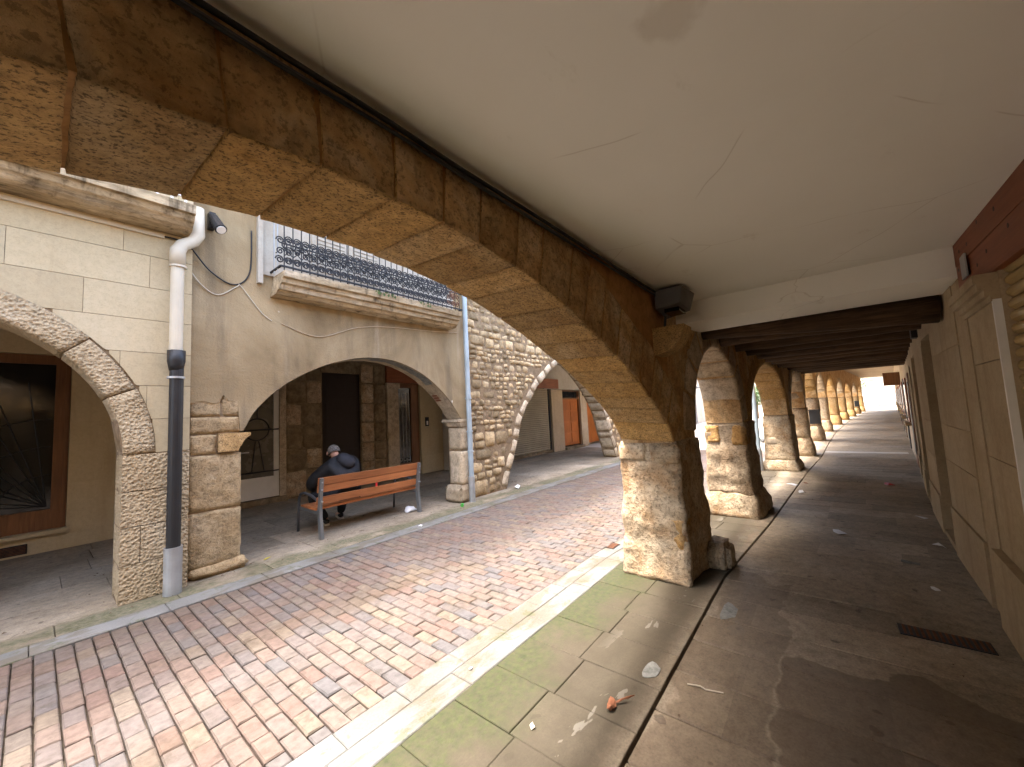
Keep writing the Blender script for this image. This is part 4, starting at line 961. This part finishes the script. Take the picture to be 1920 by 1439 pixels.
B("bracket", t, BLACKP, (1.27, 1.33, 5.60, 5.699, 4.15, 4.35)); m = MB(); m.tube([(1.3, 5.58, 4.28), (1.33, 5.45, 4.12), (1.34, 5.42, 4.08)], [.05, .06, .065], 12); O("lamp_head", m, BLACKP, t, smooth=False)
m = MB(); m.tube([(1.341, 5.417, 4.076), (1.343, 5.412, 4.07)], [.05, .05], 12); O("lens", m, WHITEP, t)
def cable(pts, r, mat, label, group, name="cable"):
    cv = [Vector(p) for p in pts]; out = []
    for i in range(len(cv) - 1):
        p0, p1, p2, p3 = cv[max(i - 1, 0)], cv[i], cv[i + 1], cv[min(i + 2, len(cv) - 1)]
        for k in range(8):
            s_ = k / 8; out.append(.5 * ((2 * p1) + (-p0 + p2) * s_ + (2 * p0 - 5 * p1 + 4 * p2 - p3) * s_ * s_ + (-p0 + 3 * p1 - 3 * p2 + p3) * s_ ** 3))
    out.append(cv[-1]); m = MB(); m.tube(out, r, 6); return O(name, m, mat, smooth=True, label=label, cat="cable", group=group)
ws = "cables on the rendered house"
cable([(.86, 5.57, 3.88), (1.06, 5.59, 3.86), (1.3, 5.66, 3.62), (1.55, 5.69, 3.52), (1.72, 5.69, 3.72), (1.74, 5.69, 4.3)], .009, BLACKP, "black cable looping across the render beside the spotlight", ws)
cable([(1.08, 5.64, 4.0), (1.1, 5.66, 3.6), (1.35, 5.69, 3.35), (1.58, 5.69, 3.5), (1.62, 5.69, 3.52), (1.85, 5.69, 3.22), (1.98, 5.69, 3.12)], .007, PVCW, "thin cream cable drooping below the spotlight", ws)
cable([(2.1, 5.69, 3.1), (2.6, 5.69, 2.98), (3.2, 5.69, 3.2), (3.8, 5.69, 3.3), (4.6, 5.69, 3.35), (5.4, 5.69, 3.42)], .006, PL_WARM, "thin buff cable sagging under the balcony", ws)
cable([(1.08, 5.68, 3.15), (1.08, 5.68, 3.95), (1.09, 5.68, 4.4)], .014, BLACKP, "straight black conduit between the two left facades", ws)
for k in range(4):
    pts = []
    for i in range(19):
        x = -2.8 + i * .355; pts.append((x, 1.125 - .012 * (k % 2) + .006 * noise.noise(Vector((x * 2, k, 0))), 2.775 - .016 * k + .012 * noise.noise(Vector((x * 1.5, k * 3, 1)))))
    cable(pts, .007 + .003 * (k == 1), BLACKP if k != 2 else IRONG, "dark cable clipped along the joint of arch wall and white ceiling", "cables under the ceiling")
t = thing("floodlight", (3.78, 1.0, 2.62), "black box floodlight in the corner under the white ceiling", "lamp")
m = MB(); m.add([(3.58, 1.12, 2.60), (3.90, 1.12, 2.56), (3.90, .90, 2.60), (3.58, .90, 2.62), (3.58, 1.12, 2.77), (3.92, 1.12, 2.77), (3.95, .86, 2.77), (3.58, .88, 2.77)], [(0, 3, 2, 1), (4, 5, 6, 7), (0, 1, 5, 4), (1, 2, 6, 5), (2, 3, 7, 6), (3, 0, 4, 7)]); O("housing", m, GREYD, t)
B("lens", t, GLASSD, (3.64, 3.85, .93, 1.06, 2.565, 2.60)); m = MB(); m.tube([(3.8, 1.1, 2.57), (3.82, 1.12, 2.48), (3.86, 1.13, 2.43)], .012, 6); O("flex", m, BLACKP, t)

# ------------------------------------------------------------------ bench
t = thing("bench", (3.6, 6.2, 0), "wooden slatted street bench on grey steel legs under the broad arch", "bench")
XL, XR = 2.715, 4.49
for (z0, z1, y0, y1) in ((.785, .89, 5.90, 5.925), (.672, .775, 5.925, 5.945), (.495, .60, 5.955, 5.97)):
    m = MB(); m.add([(XL - .03, y1, z0), (XR + .03, y1, z0), (XR + .03, y0, z1), (XL - .03, y0, z1), (XL - .03, y1 + .035, z0 + .004), (XR + .03, y1 + .035, z0 + .004), (XR + .03, y0 + .035, z1 + .004), (XL - .03, y0 + .035, z1 + .004)],
                   [(0, 1, 2, 3), (4, 7, 6, 5), (0, 4, 5, 1), (1, 5, 6, 2), (2, 6, 7, 3), (3, 7, 4, 0)]); O("back_slat", m, BENCHW, t)
for k in range(4): B("seat_slat", t, BENCHW, (XL - .03, XR + .03, 6.03 + k * .125, 6.14 + k * .125, .41 + (.006 if k == 3 else 0), .445))
for xx in (XL, XR):
    fr = MB()
    def plate(pts, wd, th):
        for (a, b), (wa, wb_) in zip(zip(pts, pts[1:]), zip(wd, wd[1:])):
            d = Vector((b[0] - a[0], b[1] - a[1])).normalized(); nrm = Vector((-d.y, d.x))
            q = [(a[0] + nrm.x * wa, a[1] + nrm.y * wa), (b[0] + nrm.x * wb_, b[1] + nrm.y * wb_), (b[0] - nrm.x * wb_, b[1] - nrm.y * wb_), (a[0] - nrm.x * wa, a[1] - nrm.y * wa)]
            fr.prism(q, 0, xx - th, xx + th)
    plate([(5.91, 0), (5.925, .15), (5.945, .3), (5.95, .45), (5.93, .6), (5.905, .75), (5.875, .89)], [.04, .038, .036, .034, .03, .027, .024], .022)
    plate([(5.95, .38), (6.3, .385), (6.6, .39)], [.03, .025, .025], .02)
    O("rear_leg", fr, LEGST, t); fl = MB(); fl.tube([(xx, 6.71, 0), (xx, 6.69, .3), (xx, 6.66, .52), (xx, 6.60, .60), (xx, 6.48, .625), (xx, 6.25, .61), (xx, 6.05, .56), (xx, 5.95, .53)], .021, 8); O("front_leg", fl, IRONG, t, smooth=True)
    for z in (.83, .72, .55): m = MB(); m.tube([(xx, 5.86, z), (xx, 5.90, z)], .012, 8); O("bolt", m, STEEL, t)
B("red_tag", t, RED, (3.62, 3.655, 5.922, 5.928, .61, .67))

# ------------------------------------------------------------------ seated person (seen from behind, bent forward)
def skin_mesh(name, verts, edges, radii, mat, parent=None, sub=2, root=0):
    me = bpy.data.meshes.new(name); me.from_pydata(verts, edges, []); me.materials.append(mat)
    o = bpy.data.objects.new(name, me); link(o, parent)
    md = o.modifiers.new("skin", 'SKIN'); md.use_smooth_shade = True; md.use_x_symmetry = False
    sv = me.skin_vertices[0].data
    for i, r_ in enumerate(radii): sv[i].radius = (r_, r_) if not isinstance(r_, tuple) else r_
    sv[root].use_root = True
    if sub: s_ = o.modifiers.new("sub", 'SUBSURF'); s_.levels = sub; s_.render_levels = sub
    return o
px, py = 3.30, 6.22
J = dict(pel=(px, py, .54), bel=(px - .0, py + .05, .70), che=(px - .03, py + .17, .92), nec=(px - .05, py + .25, 1.07), hd0=(px - .05, py + .32, 1.13), hd1=(px - .05, py + .37, 1.225),
         sL=(px - .22, py + .26, 1.0), eL=(px - .42, py + .36, .74), wL=(px - .30, py + .56, .62), haL=(px - .22, py + .62, .60),
         sR=(px + .16, py + .24, 1.02), eR=(px + .26, py + .40, .76), wR=(px + .12, py + .58, .64), haR=(px + .04, py + .63, .61),
         hL=(px - .10, py + .05, .53), kL=(px - .42, py + .42, .54), aL=(px - .15, py + .45, .10), tL=(px - .17, py + .62, .05),
         hR=(px + .10, py + .05, .53), kR=(px + .20, py + .50, .54), aR=(px + .18, py + .62, .10), tR=(px + .20, py + .80, .05))
names = list(J); V_ = [J[n_] for n_ in names]; I_ = {n_: i for i, n_ in enumerate(names)}
E_ = [("pel", "bel"), ("bel", "che"), ("che", "nec"), ("nec", "hd0"), ("hd0", "hd1"), ("che", "sL"), ("sL", "eL"), ("eL", "wL"), ("wL", "haL"), ("che", "sR"), ("sR", "eR"), ("eR", "wR"), ("wR", "haR"),
      ("pel", "hL"), ("hL", "kL"), ("kL", "aL"), ("aL", "tL"), ("pel", "hR"), ("hR", "kR"), ("kR", "aR"), ("aR", "tR")]
rad = dict(pel=.12, bel=.12, che=.13, nec=.06, hd0=.065, hd1=.085, sL=.06, eL=.045, wL=.03, haL=.035, sR=.06, eR=.045, wR=.03, haR=.035, hL=.085, kL=.06, aL=.04, tL=.035, hR=.085, kR=.06, aR=.04, tR=.035)
person = skin_mesh("person", V_, [(I_[a], I_[b]) for a, b in E_], [rad[n_] for n_ in names], SKIN)
tag(person, "person in a dark hooded jacket sitting bent forward on the bench, back to the street", "person")
jn = ["pel", "bel", "che", "sL", "eL", "wL", "sR", "eR", "wR", "nec"]
skin_mesh("jacket", [J["pel"], (px - .005, py + .02, .72), (px - .01, py + .12, .94), (px - .22, py + .20, .97), J["eL"], J["wL"], (px + .17, py + .20, 1.0), J["eR"], J["wR"], (px - .05, py + .27, 1.10)],
          [(0, 1), (1, 2), (2, 3), (3, 4), (4, 5), (2, 6), (6, 7), (7, 8), (2, 9)], [(.20, .16), (.23, .19), (.235, .20), .15, .12, .075, .14, .11, .075, .11], JACK, person, 2)
skin_mesh("hood", [(px + .10, py + .02, .93), (px + .06, py + .05, 1.01), (px + .0, py + .12, 1.08), (px - .06, py + .22, 1.14)], [(0, 1), (1, 2), (2, 3)], [(.13, .09), (.19, .13), (.19, .13), (.125, .10)], HOODM, person, 2)
skin_mesh("trousers", [J["pel"], J["hL"], J["kL"], (px - .16, py + .45, .09), J["hR"], J["kR"], (px + .18, py + .62, .09)], [(0, 1), (1, 2), (2, 3), (0, 4), (4, 5), (5, 6)], [.14, .11, .085, .075, .11, .085, .075], TROU, person, 2)
hm = MB()
def hairfn(u, v): 
    th = u * 2 * math.pi; ph = v * math.pi * .62
    c = Vector(J["hd1"]); ax = (Vector(J["hd1"]) - Vector(J["hd0"])).normalized(); s_ = ax.orthogonal().normalized(); b_ = ax.cross(s_)
    rr = .108 * (1 + .05 * noise.noise(Vector((u * 9, v * 9, 3))))
    d = ax * math.cos(ph) + (s_ * math.cos(th) + b_ * math.sin(th)) * math.sin(ph) * .92
    back = d.dot(Vector((0, 1, -.5)).normalized()); rr *= .97 if back > .45 else 1.
    return c + d * rr
vs = [hairfn(i / 24, j / 10) for j in range(11) for i in range(24)]; fs = [(j * 24 + i, j * 24 + (i + 1) % 24, (j + 1) * 24 + (i + 1) % 24, (j + 1) * 24 + i) for j in range(10) for i in range(24)]
hm.add(vs, fs); O("hair", hm, HAIR, person, smooth=True)
for s_ in (-1, 1):
    m = MB(); c = Vector(J["hd1"]) + Vector((s_ * .098, .03, -.035)); m.shell(lambda u, v, w_: c + Vector(((u - .5) * .025, (v - .5) * .045, (w_ - .5) * .065)), (3, 3, 3), (.25, .25, .25), .001); O("ear", m, SKIN, person, smooth=True)
m = MB(); c = Vector(J["hd1"]) + Vector((-.03, .085, -.07)); m.shell(lambda u, v, w_: c + Vector(((u - .5) * .03, (v - .5) * .05, (w_ - .5) * .05)), (2, 2, 2), (.2, .2, .2), .001); O("nose", m, SKIN, person, smooth=True)
for (ax_, ay_, dx, dy) in ((px - .17, py + .40, .06, .24), (px + .18, py + .60, .05, .24)):
    dirv = Vector((dx, dy, 0)).normalized(); sd = Vector((dirv.y, -dirv.x, 0)); base_ = Vector((ax_, ay_, 0))
    m = MB(); m.shell(lambda u, v, w_: base_ + dirv * (-.05 + .28 * u) + sd * ((v - .5) * .095 * (1 - .35 * abs(u - .45))) + Vector((0, 0, .028 + w_ * (.085 - .05 * u))), (6, 3, 3), (.06, .12, .15), .002); so_ = O("shoe", m, SHOE, person, smooth=True)
    m = MB(); m.shell(lambda u, v, w_: base_ + dirv * (-.058 + .295 * u) + sd * ((v - .5) * .105 * (1 - .35 * abs(u - .45))) + Vector((0, 0, .002 + w_ * .03)), (6, 3, 2), (.04, .1, .1), .001); O("sole", m, SOLE, so_, smooth=True)
    for k in range(3):
        for e in (-1, 1):
            m = MB(); a = base_ + dirv * (.03 + .03 * k) + sd * (e * .046) + Vector((0, 0, .035)); b = base_ + dirv * (.06 + .03 * k) + sd * (e * .04) + Vector((0, 0, .085)); m.tube([a, b], .006, 5); O("stripe", m, SOLE, so_)

# ------------------------------------------------------------------ small things on the ground and walls
def litter(name, pts, mat, label, cat, zoff=.006, fold=.01, group=None):
    m = MB(); n = len(pts); cx = sum(p[0] for p in pts) / n; cy = sum(p[1] for p in pts) / n
    top = [(p[0], p[1], zoff + R.uniform(0, fold)) for p in pts]; vs = top + [(cx, cy, zoff + fold * 1.3)] + [(p[0], p[1], p[2] - .003) for p in top] + [(cx, cy, zoff + fold * 1.3 - .003)]
    fs = [(i, (i + 1) % n, n) for i in range(n)] + [(n + 1 + (i + 1) % n, n + 1 + i, 2 * n + 1) for i in range(n)] + [(i, n + 1 + i, n + 1 + (i + 1) % n, (i + 1) % n) for i in range(n)]
    m.add(vs, fs); return O(name, m, mat, label=label, cat=cat, group=group)
def scrap(x, y, a, b, rot, mat, label, name="paper_scrap", cat="litter", fold=.012, group="scraps of litter on the pavements"):
    c, s_ = math.cos(rot), math.sin(rot); q = [(-a, -b), (-a * .2, -b * 1.15), (a, -b * .7), (a * .9, b * .6), (a * .1, b), (-a * 1.1, b * .8)]
    return litter(name, [(x + u * c - v * s_, y + u * s_ + v * c) for u, v in q], mat, label, cat, .004, fold, group)
m = MB(); m.shell(lambda u, v, w_: (2.08 + .11 * u, 1.06 + .05 * v + .03 * u * u, .002 + .03 * w_ * (1 - .5 * u)), (4, 3, 2), (.1, .2, .2), .012, 20., 2.); m.shell(lambda u, v, w_: (2.16 + .09 * u, 1.07 - .07 * u + .03 * v * (1 - u), .004 + .02 * u + .012 * w_), (3, 2, 2), (.1, .2, .2), .006, 20., 5.)
O("dry_leaf", m, TERRA, label="curled rust-coloured dry leaf lying on the paving by the channel", cat="leaf")
litter("concrete_patch", [(2.56 + .085 * math.cos(a) * (1 + .2 * math.sin(3 * a)), 1.01 + .055 * math.sin(a) * (1 + .15 * math.cos(2 * a)), ) for a in [i * .45 for i in range(14)]], CONC, "flat grey cement patch stuck to the slab near the channel", "patch", .004, .003)
litter("concrete_patch", [(3.62 + .14 * math.cos(a) * (1 + .3 * math.sin(3 * a)), .74 + .07 * math.sin(a) * (1 + .25 * math.cos(2 * a))) for a in [i * .45 for i in range(14)]], CONC, "pale cement splash at the foot of the nearest pillar", "patch", .004, .003)
m = MB(); m.tube([(2.55, .79, .008), (2.57, .72, .012), (2.56, .69, .009), (2.59, .60, .008)], .004, 5); O("straw", m, PVCW, label="thin bent straw lying across the passage slabs", cat="straw")
scrap(6.45, -.02, .10, .05, .3, PAPER, "torn white paper lying in the middle of the passage")
scrap(4.95, -.62, .04, .02, .3, PAPER, "small white wrapper near the wall of the passage")
scrap(5.6, -.55, .07, .03, 1.2, CONC, "grey flattened wrapper beside the shop wall")
scrap(6.3, -.86, .05, .03, .8, PAPER, "crumpled pale paper at the foot of the recessed door", fold=.04)
scrap(7.7, -.92, .08, .03, .5, PAPER, "white slip of paper by the door recess")
scrap(10.2, -.85, .1, .06, .2, RED, "red plastic packet by the far shop wall", fold=.04)
scrap(8.9, .44, .10, .04, .1, PAPER, "white flattened carton beside the channel past the second pillar", fold=.03)
scrap(9.6, .62, .11, .05, .9, PAPER, "white and dark flattened packet between the second and third pillars", fold=.03)
scrap(9.9, .40, .05, .03, .4, TERRA, "brown paper scrap near the third pillar")
scrap(7.05, 5.62, .12, .05, .4, PAPER, "torn white paper at the foot of the rubble wall", fold=.06)
scrap(1.95, 5.75, .05, .012, .6, YEL, "yellow plastic strip by the brown pier", fold=.006)
scrap(3.9, 5.12, .03, .02, .2, PAPER, "white paper crumb on the far kerb", fold=.02)
scrap(1.9, 2.0, .012, .01, .2, PAPER, "tiny pale chip on the kerb", fold=.01); scrap(1.75, 1.38, .018, .012, .9, PVCW, "cream pebble-like chip on mossy slab", fold=.012)
m = MB(); m.shell(lambda u, v, w_: (4.32 + .22 * u, 6.02 + .14 * v, .004 + .09 * w_ * math.sin(math.pi * (.15 + .8 * u))), (7, 5, 4), (.1, .15, .2), .022, 14., 4.); q = O("plastic_bag", m, PAPER, smooth=True, label="crumpled white plastic bag lying by the bench leg", cat="bag")
m = MB(); m.tube([(5.12, 5.45, .033), (5.18, 5.50, .033), (5.20, 5.515, .033)], [.032, .032, .022], 12); O("drink_can", m, GREEN, label="green and white drink can lying at the column base", cat="can")
q = thing("kerb_drain", (4.57, 2.2, 0), "small rusty iron drain grate set in the kerb channel", "drain"); B("frame", q, IRON, (4.48, 4.68, 2.13, 2.235, -.02, .002))
for k in range(6): B("bar", q, RUST, (4.49 + k * .032, 4.508 + k * .032, 2.14, 2.225, .001, .008))
q = thing("floor_vent", (4.05, -.5, 0), "dark perforated metal floor grate set in the passage paving", "grate"); B("plate", q, IRON, (3.93, 4.09, -.74, -.29, -.01, .006))
for k in range(14): B("bar", q, RUST, (3.94, 4.08, -.73 + k * .031, -.715 + k * .031, .0055, .010))
def bin_(x, v, z, label):
    t = thing("litter_bin", (x, Yin(x) + v, z), label, "bin", "black litter bins on the arcade piers"); m = MB(); xx, y_ = x, Yin(x) + v
    m.prism([(xx - .19, y_ - .17), (xx + .19, y_ - .17), (xx + .19, y_ + .17), (xx - .19, y_ + .17)], 2, z, z + .52); O("body", m, BLACKP, t)
    B("lid", t, BLACKP, (xx - .21, xx + .21, y_ - .19, y_ + .19, z + .522, z + .56)); B("bracket", t, IRON, (xx + .19, xx + .34, y_ - .03, y_ + .03, z + .1, z + .45))
bin_(19.55, .12, .72, "square black litter bin on the arcade pier near the timber ceiling"); bin_(51.6, .1, .75, "far black litter bin by the last tawny piers")
# bright bundle and greenery out on the square
m = MB(); m.shell(lambda u, v, w_: (19.0 + .6 * u, 2.15 + .4 * v, .0 + .26 * w_ * (1 - .3 * u)), (6, 4, 4), (.1, .1, .15), .05, 4., 2.); O("cloth_bundle", m, CYAN, smooth=True, label="turquoise cloth bundle lying out on the bright paving", cat="bundle")
m = MB(); m.shell(lambda u, v, w_: (19.0 + .5 * u, 1.85 + .28 * v, .0 + .2 * w_), (5, 4, 4), (.1, .1, .15), .04, 4., 7.); O("dark_bag", m, GREYD, smooth=True, label="dark grey bag beside the turquoise bundle", cat="bag")
def tree(x, y, h, cr, label, seed):
    rr = random.Random(seed); t = thing("small_tree", (x, y, 0), label, "tree", "trees on the square"); m = MB(); m.tube([(x, y, 0), (x + .05, y, h * .35), (x, y + .05, h * .7)], [.09, .07, .03], 8); tr = O("trunk", m, BARK, t)
    for k in range(5):
        a = rr.uniform(0, 6.28); m = MB(); m.tube([(x, y, h * (.35 + .07 * k)), (x + cr * .6 * math.cos(a), y + cr * .6 * math.sin(a), h * (.6 + .07 * k))], [.04, .012], 6); O("limb", m, BARK, tr)
    m = MB()
    for k in range(900):
        d = Vector((rr.gauss(0, 1), rr.gauss(0, 1), rr.gauss(0, .9))).normalized() * cr * rr.random() ** .4 * (1 + .4 * noise.noise(Vector((k % 13, seed, 0))))
        c = Vector((x, y, h * .72)) + d; s_ = rr.uniform(.07, .16); a = Vector((rr.gauss(0, 1), rr.gauss(0, 1), rr.gauss(0, 1))).normalized(); b = a.orthogonal().normalized()
        m.add([c + a * s_, c + b * s_ * .5, c - a * s_, c - b * s_ * .5], [(0, 1, 2, 3)])
    O("crown", m, LEAFY, t)
tree(46, 5.1, 3.2, 1.1, "small bushy green tree out on the square beyond the arcade", 1); tree(50, 6.4, 3.6, 1.3, "taller green tree behind the bushy one on the square", 2); tree(70, -3.4, 4.6, 1.6, "dark tree at the far end past the last piers", 3)

deb = MB(); rr = random.Random(3)
for k in range(420):
    if k < 300: x, y = rr.uniform(-.6, 9), rr.choice((rr.gauss(6.6, .5), rr.gauss(7.6, .7), rr.gauss(5.6, .25)))
    else: x, y = rr.uniform(2.2, 12), rr.choice((rr.gauss(-.55, .15), rr.gauss(.9, .05), rr.gauss(0, .4)))
    if y < -.8 or (4.9 < y < 5.4): continue
    s_ = rr.uniform(.006, .022) if k < 300 else rr.uniform(.004, .012); a = rr.uniform(0, 6.28); c, q = math.cos(a) * s_, math.sin(a) * s_
    deb.add([(x + c, y + q, .006), (x - q * .5, y + c * .5, .006 + rr.uniform(.002, .012)), (x - c, y - q, .007), (x + q * .5, y - c * .5, .006 + rr.uniform(0, .008))], [(0, 1, 2, 3)])
O("leaf_debris", deb, BARK, kind="stuff", label="scattered dry leaf bits and grit over the pavements", cat="debris")
